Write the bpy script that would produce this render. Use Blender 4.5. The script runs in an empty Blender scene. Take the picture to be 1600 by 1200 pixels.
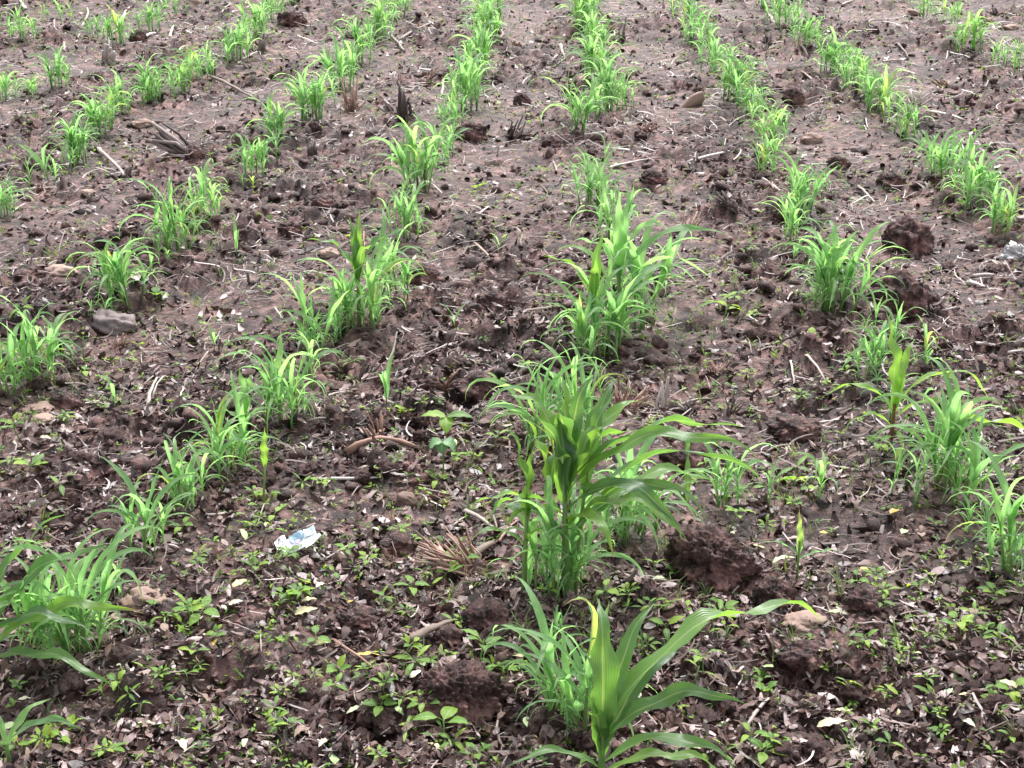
import bpy, math, random
import numpy as np
from mathutils import Vector, Matrix, Euler

random.seed(11)
rng = np.random.default_rng(11)
scene = bpy.context.scene
col = scene.collection
R = math.radians

# ---------------------------------------------------------------- camera, sky, sun
FPX = 2400.0                    # focal length in photograph pixels (1600 wide)
CAM_H = 1.48
PITCH = math.atan2(955.0, FPX)
YAW = math.atan2(110.0, math.hypot(FPX, 955.0))
cam = bpy.data.cameras.new("camera")
cam.sensor_width = 36.0
cam.lens = 36.0 * FPX / 1600.0
cam.clip_start = 0.05
cam.clip_end = 2000.0
camo = bpy.data.objects.new("camera", cam)
col.objects.link(camo)
camo.location = (0, 0, CAM_H)
camo.rotation_euler = (R(90) - PITCH, 0, YAW)
scene.camera = camo

SUN_EL, SUN_AZ = 54.0, 8.0      # azimuth clockwise from +Y (ahead of the camera)
w = bpy.data.worlds.new("World")
scene.world = w
w.use_nodes = True
nt = w.node_tree
bg = nt.nodes["Background"]
sky = nt.nodes.new("ShaderNodeTexSky")
sky.sky_type = 'NISHITA'
sky.sun_disc = False
sky.sun_elevation = R(SUN_EL)
sky.sun_rotation = R(SUN_AZ)
sky.air_density = 1.0
sky.dust_density = 4.0
hs = nt.nodes.new("ShaderNodeHueSaturation")
hs.inputs['Saturation'].default_value = 0.30      # overcast: an almost white sky
nt.links.new(sky.outputs[0], hs.inputs['Color'])
nt.links.new(hs.outputs[0], bg.inputs[0])
bg.inputs[1].default_value = 0.145
sun = bpy.data.lights.new("sun", 'SUN')
sun.energy = 1.75
sun.angle = R(15)
sun.color = (1.0, 0.98, 0.975)
suno = bpy.data.objects.new("sun", sun)
col.objects.link(suno)
sd = Vector((math.sin(R(SUN_AZ)) * math.cos(R(SUN_EL)), math.cos(R(SUN_AZ)) * math.cos(R(SUN_EL)), math.sin(R(SUN_EL))))
suno.rotation_euler = sd.to_track_quat('Z', 'Y').to_euler()
suno.location = (0, 0, 20)
scene.view_settings.view_transform = 'Standard'
scene.view_settings.look = 'None'
scene.view_settings.gamma = 1.0
scene.view_settings.use_curve_mapping = False
scene.view_settings.exposure = 1.42

# ---------------------------------------------------------------- noise and the lie of the land
def _h(ix, iy, s):
    n = (ix.astype(np.int64) * 374761393 + iy.astype(np.int64) * 668265263 + s * 1442695041) & 0xFFFFFFFF
    n = ((n ^ (n >> 13)) * 1274126177) & 0xFFFFFFFF
    n = ((n ^ (n >> 16)) * 2246822519) & 0xFFFFFFFF
    return ((n ^ (n >> 15)) & 0xFFFFFF) / float(0xFFFFFF)

def vnoise(x, y, s=0):
    x = np.asarray(x, float); y = np.asarray(y, float)
    ix = np.floor(x); iy = np.floor(y); fx = x - ix; fy = y - iy
    out = 0
    ux = fx * fx * fx * (fx * (fx * 6 - 15) + 10); uy = fy * fy * fy * (fy * (fy * 6 - 15) + 10)
    v = []
    for dx in (0, 1):
        for dy in (0, 1):
            a = _h(ix + dx, iy + dy, s) * 2 * np.pi
            v.append(np.cos(a) * (fx - dx) + np.sin(a) * (fy - dy))
    return ((v[0] * (1 - uy) + v[1] * uy) * (1 - ux) + (v[2] * (1 - uy) + v[3] * uy) * ux) * 1.5

def fbm(x, y, s=0, o=4, g=0.5):
    t = 0; a = 1; f = 1
    for k in range(o):
        t = t + a * vnoise(x * f, y * f, s + 17 * k); a *= g; f *= 2.03
    return t

def sstep(a, b, x):
    t = np.clip((x - a) / (b - a), 0, 1)
    return t * t * (3 - 2 * t)

def lumps(x, y, cell, prob, s, rmin=.3, rmax=.75):
    wx = x + cell * .28 * vnoise(x * 2.3 / cell, y * 2.3 / cell, s + 5)
    wy = y + cell * .28 * vnoise(x * 2.3 / cell + 9, y * 2.3 / cell, s + 6)
    gx = wx / cell; gy = wy / cell
    ix = np.floor(gx); iy = np.floor(gy)
    out = np.zeros_like(gx)
    for dx in (-1, 0, 1):
        for dy in (-1, 0, 1):
            cx = ix + dx; cy = iy + dy
            px = cx + _h(cx, cy, s); py = cy + _h(cx, cy, s + 1)
            r = rmin + (rmax - rmin) * _h(cx, cy, s + 2) ** 2
            on = _h(cx, cy, s + 3) < prob
            d2 = ((gx - px) ** 2 + (gy - py) ** 2) / (r * r)
            out = np.maximum(out, np.where(on, r * np.sqrt(np.clip(1 - d2, 0, 1)), 0))
    return out * cell

def cloddy(x, y):               # 0 on trodden smooth soil, 1 where it lies in clods
    return sstep(-.32, .25, fbm(x * 1.15, y * .8, 41, 3) + .16 * np.cos(x / .75 * 2 * np.pi))

PITS = [(700, 628, .07, .05), (1255, 640, .05, .035), (390, 690, .06, .03), (1060, 620, .04, .03), (640, 365, .06, .04),
        (1010, 290, .05, .035), (560, 1130, .07, .03), (1230, 1040, .08, .03), (1330, 1075, .08, .03), (25, 525, .05, .04),
        (870, 395, .05, .025), (1165, 385, .06, .03), (340, 1075, .07, .03), (1090, 500, .06, .03), (770, 250, .04, .03)]

def flatP(px, py, z=0.0):
    d = Vector(((px - 800) / FPX, (600 - py) / FPX, -1.0))
    d.rotate(Euler((R(90) - PITCH, 0, YAW)))
    t = (z - CAM_H) / d.z
    return (d.x * t, d.y * t)
_pits = [(flatP(a, b), r, h) for a, b, r, h in PITS]

def H(x, y):
    x = np.asarray(x, float); y = np.asarray(y, float)
    m = cloddy(x, y)
    z = .028 * fbm(x * .9, y * .9, 3, 3) + .012 * np.cos(x / .75 * 2 * np.pi)
    z = z + .016 * fbm(x * 6, y * 6, 7, 2) * (.4 + .6 * m)
    z = z + m * (.60 * lumps(x, y, .13, .42, 100) * (.75 + .5 * fbm(x * 26, y * 26, 12, 2)) + .65 * lumps(x, y, .062, .55, 200)) + (.25 + .75 * m) * .55 * lumps(x, y, .028, .5, 300)
    z = z + (.25 + .75 * m) * .0045 * fbm(x * 42, y * 42, 9, 2)
    for (c, r, h) in _pits:
        z = z - 1.7 * h * np.exp(-((((x - c[0]) / r) ** 2 + ((y - c[1]) / (r * .9)) ** 2) ** 1.6))
    fade = 1 - sstep(18, 40, np.hypot(x, y))
    return z * fade

# the near field is sampled once; things are set on that grid
GY0, GY1, GDY, GDU, GUM = math.log(1.0), math.log(17.0), .0040, .0022, .62
_gy = np.exp(np.arange(GY0, GY1, GDY)); _gu = np.arange(-GUM, GUM, GDU)
_gx = _gu[None, :] * np.clip(_gy, 1.45, None)[:, None]
_GZ = H(_gx.ravel(), np.repeat(_gy, len(_gu))).reshape(len(_gy), len(_gu))
def H1(x, y):
    y_ = min(max(y, 1.001), 16.8); a = (math.log(y_) - GY0) / GDY; b = (x / max(y_, 1.45) + GUM) / GDU
    i = min(max(int(a), 0), len(_gy) - 2); j = min(max(int(b), 0), len(_gu) - 2); fa = min(max(a - i, 0), 1); fb = min(max(b - j, 0), 1)
    return float((_GZ[i, j] * (1 - fb) + _GZ[i, j + 1] * fb) * (1 - fa) + (_GZ[i + 1, j] * (1 - fb) + _GZ[i + 1, j + 1] * fb) * fa)

def Hs(x, y, r=.02):            # mean height round a point, for things that rest there
    return (H1(x, y) + H1(x + r, y) + H1(x - r, y) + H1(x, y + r) + H1(x, y - r)) / 5

def P(px, py):
    z = 0.0
    for _ in range(5):
        x, y = flatP(px, py, z)
        z = .5 * z + .5 * Hs(x, y, .03)
    return Vector((x, y, z))

def pxm(px, py):                # photograph pixels per metre at a ground point
    p = P(px, py)
    return FPX / (p.y * math.cos(PITCH) + (CAM_H - p.z) * math.sin(PITCH))

# ---------------------------------------------------------------- materials
def new_mat(name):
    m = bpy.data.materials.new(name); m.use_nodes = True
    t = m.node_tree; t.nodes.clear()
    o = t.nodes.new("ShaderNodeOutputMaterial")
    return m, t, o

def N(t, typ, **kw):
    n = t.nodes.new(typ)
    for k, v in kw.items():
        if k.startswith('i_'):
            n.inputs[k[2:].replace('_', ' ')].default_value = v
        else:
            setattr(n, k, v)
    return n

def ramp(t, fac, stops):
    r = t.nodes.new("ShaderNodeValToRGB")
    e = r.color_ramp.elements
    while len(e) < len(stops): e.new(.5)
    for k, (p, c) in enumerate(stops):
        e[k].position = p; e[k].color = (*c, 1)
    t.links.new(fac, r.inputs[0])
    return r.outputs[0]

def mixc(t, fac, a, b, mode='MIX'):
    n = t.nodes.new("ShaderNodeMix"); n.data_type = 'RGBA'; n.blend_type = mode
    for sock, v in ((n.inputs[0], fac), (n.inputs[6], a), (n.inputs[7], b)):
        if hasattr(v, 'is_output'): t.links.new(v, sock)
        else: sock.default_value = v if not isinstance(v, tuple) or len(v) == 4 else (*v, 1)
    return n.outputs[2]

def noise(t, co, scale, detail=3, rough=.55):
    n = N(t, "ShaderNodeTexNoise")
    n.inputs['Scale'].default_value = scale; n.inputs['Detail'].default_value = detail; n.inputs['Roughness'].default_value = rough
    t.links.new(co, n.inputs['Vector'])
    return n.outputs[0]

def soil_mat(name, tone=1.0, streak=False):
    m, t, o = new_mat(name)
    co = N(t, "ShaderNodeNewGeometry").outputs['Position'] if not streak else N(t, "ShaderNodeTexCoord").outputs['Object']
    n1 = noise(t, co, 2.2, 4); n2 = noise(t, co, 26, 6, .65); n3 = noise(t, co, 140, 4, .6)
    c1 = ramp(t, n2, [(.36, (.022 * tone, .0095 * tone, .0078 * tone)), (.49, (.076 * tone, .037 * tone, .031 * tone)), (.64, (.215 * tone, .124 * tone, .110 * tone))])
    c2 = ramp(t, n1, [(.35, (.55, .54, .54)), (.65, (1.15, 1.10, 1.10))])
    c = mixc(t, 1.0, c1, c2, 'MULTIPLY')
    n4 = noise(t, co, 9, 5, .7)
    c = mixc(t, 1.0, c, ramp(t, n4, [(.38, (.30, .26, .24)), (.5, (.95, .94, .93)), (.62, (1.40, 1.40, 1.42))]), 'MULTIPLY')
    sp = ramp(t, n3, [(.60, (0, 0, 0)), (.72, (1, 1, 1))])
    c = mixc(t, sp, c, (.27, .20, .19))
    b = N(t, "ShaderNodeBsdfPrincipled"); b.inputs['Roughness'].default_value = .72
    b.inputs['Specular IOR Level'].default_value = .45
    t.links.new(c, b.inputs['Base Color'])
    bm = N(t, "ShaderNodeBump"); bm.inputs['Strength'].default_value = 1.0; bm.inputs['Distance'].default_value = .012
    nb = noise(t, co, 48, 8, .72)
    if streak:
        mp = N(t, "ShaderNodeMapping"); mp.inputs['Scale'].default_value = (1, 1, .22)
        t.links.new(co, mp.inputs[0])
        nb = noise(t, mp.outputs[0], 130, 6, .75); bm.inputs['Distance'].default_value = .010
    t.links.new(nb, bm.inputs['Height'])
    t.links.new(bm.outputs[0], b.inputs['Normal'])
    t.links.new(b.outputs[0], o.inputs[0])
    return m

def leaf_mat(name, stops, trans=.42, rough=.42, spec=.5, purple=0.0, tc=(1.9, 1.75, .85)):
    """grass leaf: parallel veins and a pale midrib across u, object random picks the tone, base end greener/paler"""
    m, t, o = new_mat(name)
    oi = N(t, "ShaderNodeObjectInfo")
    at = N(t, "ShaderNodeAttribute"); at.attribute_name = "tint"
    add = N(t, "ShaderNodeMath", operation='ADD'); t.links.new(oi.outputs['Random'], add.inputs[0]); t.links.new(at.outputs['Fac'], add.inputs[1])
    fr = N(t, "ShaderNodeMath", operation='FRACT'); t.links.new(add.outputs[0], fr.inputs[0])
    c = ramp(t, fr.outputs[0], stops)
    uv = N(t, "ShaderNodeUVMap"); uv.uv_map = "uv"
    sx = N(t, "ShaderNodeSeparateXYZ"); t.links.new(uv.outputs[0], sx.inputs[0])
    # midrib
    d = N(t, "ShaderNodeMath", operation='SUBTRACT'); t.links.new(sx.outputs[0], d.inputs[0]); d.inputs[1].default_value = .5
    ab = N(t, "ShaderNodeMath", operation='ABSOLUTE'); t.links.new(d.outputs[0], ab.inputs[0])
    rb = ramp(t, ab.outputs[0], [(.0, (1, 1, 1)), (.07, (0, 0, 0))])
    sc = N(t, "ShaderNodeMath", operation='MULTIPLY'); t.links.new(rb, sc.inputs[0]); sc.inputs[1].default_value = .75
    c = mixc(t, sc.outputs[0], c, (.34, .46, .24))
    # veins
    wv = N(t, "ShaderNodeMath", operation='MULTIPLY'); t.links.new(sx.outputs[0], wv.inputs[0]); wv.inputs[1].default_value = 75
    sn = N(t, "ShaderNodeMath", operation='SINE'); t.links.new(wv.outputs[0], sn.inputs[0])
    vr = ramp(t, sn.outputs[0], [(0, (.88, .90, .86)), (1, (1.08, 1.06, 1.05))])
    c = mixc(t, 1.0, c, vr, 'MULTIPLY')
    co = N(t, "ShaderNodeTexCoord").outputs['Object']
    bl = noise(t, co, 22, 4)
    c = mixc(t, 1.0, c, ramp(t, bl, [(.3, (.80, .84, .8)), (.7, (1.16, 1.1, 1.05))]), 'MULTIPLY')
    # dry brownish tip on some leaves
    tp = N(t, "ShaderNodeMath", operation='MULTIPLY'); t.links.new(sx.outputs[1], tp.inputs[0]); t.links.new(oi.outputs['Random'], tp.inputs[1])
    tr = ramp(t, tp.outputs[0], [(.86, (0, 0, 0)), (.97, (1, 1, 1))])
    c = mixc(t, tr, c, (.30, .20, .07))
    b = N(t, "ShaderNodeBsdfPrincipled"); b.inputs['Roughness'].default_value = rough
    b.inputs['Specular IOR Level'].default_value = spec
    t.links.new(c, b.inputs['Base Color'])
    bmp = N(t, "ShaderNodeBump"); bmp.inputs['Strength'].default_value = .25; bmp.inputs['Distance'].default_value = .002
    t.links.new(sn.outputs[0], bmp.inputs['Height']); t.links.new(bmp.outputs[0], b.inputs['Normal'])
    tl = N(t, "ShaderNodeBsdfTranslucent")
    ct = mixc(t, 1.0, c, (*tc, 1), 'MULTIPLY')
    t.links.new(ct, tl.inputs[0])
    mx = N(t, "ShaderNodeMixShader"); mx.inputs[0].default_value = trans
    t.links.new(b.outputs[0], mx.inputs[1]); t.links.new(tl.outputs[0], mx.inputs[2])
    t.links.new(mx.outputs[0], o.inputs[0])
    return m

def plain_mat(name, stops, rough=.7, scale=40, stretch=None, bump=.5, dist=.003, spec=.4, use_tint=False, trans=0, metal=0):
    """noise-mottled; tint attribute or object random shifts between the tones"""
    m, t, o = new_mat(name)
    co = N(t, "ShaderNodeTexCoord").outputs['Object']
    if stretch:
        mp = N(t, "ShaderNodeMapping"); mp.inputs['Scale'].default_value = stretch
        t.links.new(co, mp.inputs[0]); co = mp.outputs[0]
    n = noise(t, co, scale, 5, .65)
    if use_tint:
        at = N(t, "ShaderNodeAttribute"); at.attribute_name = "tint"; f = at.outputs['Fac']
    else:
        f = N(t, "ShaderNodeObjectInfo").outputs['Random']
    a = N(t, "ShaderNodeMath", operation='MULTIPLY_ADD'); t.links.new(n, a.inputs[0]); a.inputs[1].default_value = .5; a.inputs[2].default_value = -.25
    s = N(t, "ShaderNodeMath", operation='ADD'); s.use_clamp = True; t.links.new(f, s.inputs[0]); t.links.new(a.outputs[0], s.inputs[1])
    c = ramp(t, s.outputs[0], stops)
    b = N(t, "ShaderNodeBsdfPrincipled"); b.inputs['Roughness'].default_value = rough
    b.inputs['Specular IOR Level'].default_value = spec; b.inputs['Metallic'].default_value = metal
    t.links.new(c, b.inputs['Base Color'])
    bm = N(t, "ShaderNodeBump"); bm.inputs['Strength'].default_value = bump; bm.inputs['Distance'].default_value = dist
    t.links.new(n, bm.inputs['Height']); t.links.new(bm.outputs[0], b.inputs['Normal'])
    if trans:
        tl = N(t, "ShaderNodeBsdfTranslucent"); t.links.new(c, tl.inputs[0])
        mx = N(t, "ShaderNodeMixShader"); mx.inputs[0].default_value = trans
        t.links.new(b.outputs[0], mx.inputs[1]); t.links.new(tl.outputs[0], mx.inputs[2]); t.links.new(mx.outputs[0], o.inputs[0])
    else:
        t.links.new(b.outputs[0], o.inputs[0])
    return m

M = {}
M['soil'] = soil_mat('soil')
M['clod'] = soil_mat('clod_soil', 1.45, True)
M['maize'] = leaf_mat('maize_leaf', [(0, (.075, .17, .080)), (.5, (.12, .26, .080)), (1, (.19, .36, .080))], .52, .34, .7)
M['sorghum'] = leaf_mat('sorghum_leaf', [(0, (.16, .31, .14)), (.45, (.215, .41, .185)), (.97, (.28, .48, .19)), (1, (.38, .42, .12))], .60, .42, .5, tc=(1.62, 1.66, 1.25))
M['far_sorghum'] = M['sorghum']
M['lime'] = leaf_mat('lime_leaf', [(0, (.22, .41, .09)), (1, (.27, .46, .09))], .55, .42, .5, tc=(1.5, 1.5, .9))
M['stem'] = leaf_mat('green_stem', [(0, (.15, .27, .08)), (1, (.24, .34, .13))], .25, .5, .4)
M['redstem'] = leaf_mat('reddish_stem', [(0, (.16, .07, .04)), (1, (.22, .11, .04))], .2, .5, .4)
M['weed'] = leaf_mat('weed_leaf', [(0, (.10, .22, .05)), (.4, (.17, .34, .05)), (1, (.30, .45, .06))], .45, .48, .4)
M['blueweed'] = leaf_mat('pale_weed_leaf', [(0, (.13, .26, .13)), (1, (.16, .30, .13))], .3, .5, .4, tc=(1.2, 1.4, 1.0))
M['grass'] = leaf_mat('grass_leaf', [(0, (.10, .17, .07)), (.6, (.13, .23, .07)), (1, (.20, .24, .12))], .35, .5, .4)
M['yellow'] = leaf_mat('yellowing_leaf', [(0, (.33, .40, .05)), (1, (.50, .40, .06))], .4, .45, .4, tc=(1.2, 1.2, .8))
LIT = [(0, (.014, .007, .006)), (.25, (.040, .019, .015)), (.46, (.090, .045, .037)), (.66, (.165, .098, .084)), (.82, (.26, .185, .175)), (.95, (.40, .32, .31)), (1, (.52, .44, .37))]
M['litter'] = plain_mat('leaf_litter', LIT, .46, 60, None, .5, .002, .5, True)
M['crumb'] = soil_mat('crumb_soil', 1.05)
STR = [(0, (.035, .020, .016)), (.35, (.12, .080, .068)), (.65, (.26, .20, .18)), (.88, (.40, .34, .32)), (1, (.55, .50, .46))]
M['straw_t'] = plain_mat('straw_litter', STR, .6, 50, None, .4, .001, .4, True)
M['straw'] = plain_mat('dry_straw', [(0, (.16, .115, .095)), (.5, (.34, .28, .25)), (1, (.56, .50, .46))], .6, 45, (1, 1, .15), .6, .002, .4)
M['darkstalk'] = plain_mat('weathered_stalk', [(0, (.035, .022, .020)), (.5, (.10, .070, .062)), (1, (.30, .24, .22))], .7, 40, (1, 1, .12), .8, .004, .4)
M['redstalk'] = plain_mat('reddish_dry_stalk', [(0, (.14, .070, .050)), (.5, (.27, .155, .115)), (1, (.42, .29, .23))], .65, 40, (1, 1, .15), .6, .003, .4)
M['wood'] = plain_mat('grey_wood', [(0, (.055, .038, .030)), (.5, (.17, .125, .10)), (1, (.33, .28, .25))], .7, 35, (1, 1, .1), .9, .005, .4)
M['stone_tan'] = plain_mat('tan_stone', [(0, (.10, .060, .047)), (.5, (.25, .165, .13)), (1, (.37, .27, .22))], .75, 28, None, .6, .004)
M['stone_grey'] = plain_mat('grey_stone', [(0, (.075, .050, .046)), (.5, (.17, .130, .125)), (1, (.28, .23, .22))], .7, 28, None, .7, .005)
M['brown_leaf'] = plain_mat('dead_leaf', [(0, (.045, .022, .018)), (.5, (.12, .070, .055)), (1, (.30, .21, .17))], .6, 30, None, .6, .003, .5, trans=.1)
M['cream_leaf'] = plain_mat('cream_fallen_leaf', [(0, (.46, .42, .22)), (.6, (.58, .54, .34)), (1, (.66, .63, .48))], .5, 25, None, .3, .002, .4, trans=.15)
M['yellow_leaf'] = plain_mat('yellow_fallen_leaf', [(0, (.42, .28, .05)), (1, (.58, .46, .10))], .5, 25, None, .3, .002, .4, trans=.15)
M['green_leaf'] = plain_mat('pale_green_fallen_leaf', [(0, (.36, .46, .20)), (1, (.50, .58, .36))], .5, 25, None, .3, .002, .4, trans=.15)
M['white'] = plain_mat('white_scrap', [(0, (.22, .19, .18)), (.5, (.46, .44, .44)), (1, (.68, .67, .68))], .4, 34, None, .3, .002, .5)

# ---------------------------------------------------------------- object helpers
def mesh_obj(name, V, F, mat, parent=None, uv=None, smooth=True, tint=None):
    me = bpy.data.meshes.new(name)
    me.from_pydata([tuple(v) for v in V], [], F)
    if uv is not None:
        l = me.uv_layers.new(name="uv")
        vi = np.empty(len(me.loops), np.int32); me.loops.foreach_get('vertex_index', vi)
        l.data.foreach_set('uv', np.asarray(uv, np.float32)[vi].ravel())
    if tint is not None:
        a = me.attributes.new("tint", 'FLOAT', 'POINT'); a.data.foreach_set('value', np.asarray(tint, np.float32))
    if smooth: me.polygons.foreach_set('use_smooth', [True] * len(me.polygons))
    me.materials.append(mat)
    o = bpy.data.objects.new(name, me); col.objects.link(o)
    if parent: o.parent = parent
    return o

def fast_mesh(name, V, T, mat, uv=None, tint=None, smooth=True, size=3):
    """V (n,3), T (m,size) as arrays"""
    me = bpy.data.meshes.new(name)
    me.vertices.add(len(V)); me.vertices.foreach_set('co', np.asarray(V, np.float32).ravel())
    me.loops.add(T.size); me.loops.foreach_set('vertex_index', T.astype(np.int32).ravel())
    me.polygons.add(len(T)); me.polygons.foreach_set('loop_start', np.arange(0, T.size, size, dtype=np.int32))
    me.polygons.foreach_set('loop_total', np.full(len(T), size, np.int32))
    me.polygons.foreach_set('use_smooth', np.full(len(T), smooth))
    me.update(calc_edges=True)
    if uv is not None:
        l = me.uv_layers.new(name="uv"); l.data.foreach_set('uv', np.asarray(uv, np.float32)[T.ravel()].ravel())
    if tint is not None:
        a = me.attributes.new("tint", 'FLOAT', 'POINT'); a.data.foreach_set('value', np.asarray(tint, np.float32))
    me.materials.append(mat)
    o = bpy.data.objects.new(name, me); col.objects.link(o)
    return o

def tag(o, label=None, cat=None, group=None, kind=None):
    if label: o['label'] = label
    if cat: o['category'] = cat
    if group: o['group'] = group
    if kind: o['kind'] = kind
    return o

def empty(name, loc=(0, 0, 0), rz=0.0):
    o = bpy.data.objects.new(name, None); col.objects.link(o)
    o.empty_display_size = .05
    o.location = loc; o.rotation_euler = (0, 0, rz)
    return o

_kids = {}
def copy_tree(o, parent=None):
    c = o.copy(); col.objects.link(c); c.parent = parent
    if o not in _kids: _kids[o] = list(o.children)
    for ch in _kids[o]:
        copy_tree(ch, c)
    return c

def tris(F):
    out = []
    for f in F:
        for k in range(1, len(f) - 1): out.append((f[0], f[k], f[k + 1]))
    return out

def scatter_mesh(name, protos, which, pos, rot, scl, mat, tint, smooth=True):
    """join transformed copies of small prototypes (V, T, UV) into one mesh"""
    VV, TT, TI, UU = [], [], [], []
    off = 0
    for k, pr in enumerate(protos):
        idx = np.where(which == k)[0]
        if len(idx) == 0: continue
        V0, T0 = np.asarray(pr[0], float), np.asarray(pr[1])
        U0 = np.asarray(pr[2]) if len(pr) > 2 else np.zeros((len(V0), 2))
        sc = scl[idx]
        if sc.ndim == 1: sc = sc[:, None] * np.ones((1, 3))
        v = V0[None] * sc[:, None, :]
        v = np.einsum('nij,nvj->nvi', rot[idx], v) + pos[idx][:, None, :]
        n = len(V0)
        t = T0[None] + (off + np.arange(len(idx)) * n)[:, None, None]
        off += n * len(idx)
        VV.append(v.reshape(-1, 3)); TT.append(t.reshape(-1, 3)); TI.append(np.repeat(tint[idx], n)); UU.append(np.tile(U0, (len(idx), 1)))
    return fast_mesh(name, np.concatenate(VV), np.concatenate(TT), mat, np.concatenate(UU), np.concatenate(TI), smooth)

def rotmats(rz, tx, ty):
    cz, sz, cx, sx, cy, sy = np.cos(rz), np.sin(rz), np.cos(tx), np.sin(tx), np.cos(ty), np.sin(ty)
    z = np.zeros_like(rz); o = np.ones_like(rz)
    Rz = np.stack([np.stack([cz, -sz, z], -1), np.stack([sz, cz, z], -1), np.stack([z, z, o], -1)], -2)
    Rx = np.stack([np.stack([o, z, z], -1), np.stack([z, cx, -sx], -1), np.stack([z, sx, cx], -1)], -2)
    Ry = np.stack([np.stack([cy, z, sy], -1), np.stack([z, o, z], -1), np.stack([-sy, z, cy], -1)], -2)
    return Rx @ Ry @ Rz

# ---------------------------------------------------------------- ground
def build_ground():
    fine = np.exp(np.arange(math.log(1.45), math.log(15.5), .0034))
    far = np.exp(np.linspace(math.log(15.6), math.log(420), 60))
    near = np.concatenate([np.linspace(-60, -1, 14), np.linspace(-.6, 1.43, 60)])
    Y = np.concatenate([near, fine, far])
    u = np.arange(-.52, .5201, .00185)
    ext = np.exp(np.linspace(math.log(.54), math.log(40), 40))
    U = np.concatenate([-ext[::-1], u, ext])
    Wd = np.clip(Y, 1.45, None)
    X = U[None, :] * Wd[:, None]
    YY = np.repeat(Y[:, None], len(U), 1)
    Z = H(X.ravel(), YY.ravel())
    V = np.stack([X.ravel(), YY.ravel(), Z], -1)
    r, c = len(Y), len(U)
    i = (np.arange(r - 1)[:, None] * c + np.arange(c - 1)[None, :]).ravel()
    Q = np.stack([i, i + 1, i + 1 + c, i + c], -1)
    g = fast_mesh('ground', V, Q, M['soil'], smooth=True, size=4)
    tag(g, 'bare crumbly brown soil of the crop field', kind='structure')
    del g['label']
    g['label'] = 'bare crumbly brown soil of the crop field'
build_ground()

# ---------------------------------------------------------------- scatter positions
def fan(n, y0, y1, power=1.0, half=.50):
    """points thinning out with distance as 1/y^(power+1)"""
    u = rng.random(n)
    if abs(power) < 1e-6: y = y0 + (y1 - y0) * u
    elif abs(power - 1) < 1e-6: y = y0 * (y1 / y0) ** u
    else:
        a = 1 - power; y = (y0 ** a + (y1 ** a - y0 ** a) * u) ** (1 / a)
    x = (rng.random(n) * 2 - 1) * half * y
    return x, y

def ico(sub):
    import bmesh
    bm = bmesh.new(); bmesh.ops.create_icosphere(bm, subdivisions=sub, radius=1)
    V = np.array([v.co[:] for v in bm.verts]); T = np.array([[v.index for v in f.verts] for f in bm.faces]); bm.free()
    return V, T
ICO = {k: ico(k) for k in (1, 2, 3, 4, 5, 6)}

def noise3(V, f, s):
    a = vnoise(V[:, 0] * f + 3.1, V[:, 1] * f + V[:, 2] * f * .7, s)
    b = vnoise(V[:, 1] * f - 1.7, V[:, 2] * f + V[:, 0] * f * .6, s + 1)
    c = vnoise(V[:, 2] * f + 5.3, V[:, 0] * f + V[:, 1] * f * .5, s + 2)
    return (a + b + c) / 1.8

def lump(sub, s, amp=.35, f=1.4, streak=0.0):
    V, T = ICO[sub]; V = V.copy()
    d = 1 + amp * noise3(V, f, s) + amp * .5 * noise3(V, f * 2.6, s + 9)
    if sub >= 3: d = d + amp * .30 * noise3(V, f * 6, s + 19)
    if sub >= 4:
        d = d + amp * .26 * noise3(V, f * 11, s + 29) - amp * .30 * np.abs(noise3(V, f * 4, s + 33)) + amp * .1
    if sub >= 5: d = d - amp * .14 * np.abs(noise3(V, f * 9, s + 36)) + amp * .06 * noise3(V, f * 24, s + 39)
    if streak:
        a = np.arctan2(V[:, 1], V[:, 0])
        d = d + streak * vnoise(a * 7 + s, V[:, 2] * 1.4 + s, s + 40) * sstep(-1.1, 0, -np.abs(V[:, 2]) + .2)
    return V * d[:, None], T

# soil crumbs
CR = [lump(1, 10 + k, .45, 1.6) for k in range(8)]
x, y = fan(60000, 1.7, 13, 1.0)
keep = rng.random(len(x)) < (.28 + .72 * cloddy(x, y))
x, y = x[keep][:24000], y[keep][:24000]
s = (.0028 + .0090 * rng.random(len(x)) ** 4 + .0004 * y) * (.55 + .45 * cloddy(x, y))
z = H(x, y) + s * .15
scl = s[:, None] * (0.7 + .6 * rng.random((len(x), 3))) * np.array([1.2, 1.1, .6])
rt = rotmats(rng.random(len(x)) * 6.3, rng.normal(0, .4, len(x)), rng.normal(0, .4, len(x)))
o = scatter_mesh('soil_crumbs', CR, rng.integers(0, 8, len(x)), np.stack([x, y, z], -1), rt, scl, M['crumb'], np.zeros(len(x)), smooth=False)
tag(o, 'loose brown soil crumbs strewn over the field', kind='stuff')
CR2 = [lump(2, 60 + k, .50, 1.9) for k in range(8)]
x, y = fan(5200, 1.7, 13, .75)
keep = rng.random(len(x)) < (.08 + .92 * cloddy(x, y)); x, y = x[keep], y[keep]
s = (.009 + .016 * rng.random(len(x)) ** 2.2) * (.6 + .4 * sstep(2.2, 4, y))
z = H(x, y) + s * .12
scl = s[:, None] * (0.75 + .5 * rng.random((len(x), 3))) * np.array([1.1, 1.1, .8])
rt = rotmats(rng.random(len(x)) * 6.3, rng.normal(0, .3, len(x)), rng.normal(0, .3, len(x)))
o = scatter_mesh('small_clods', CR2, rng.integers(0, 8, len(x)), np.stack([x, y, z], -1), rt, scl, M['crumb'], np.zeros(len(x)), smooth=True)
tag(o, 'small brown soil clods scattered between the crop rows', kind='stuff')

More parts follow.
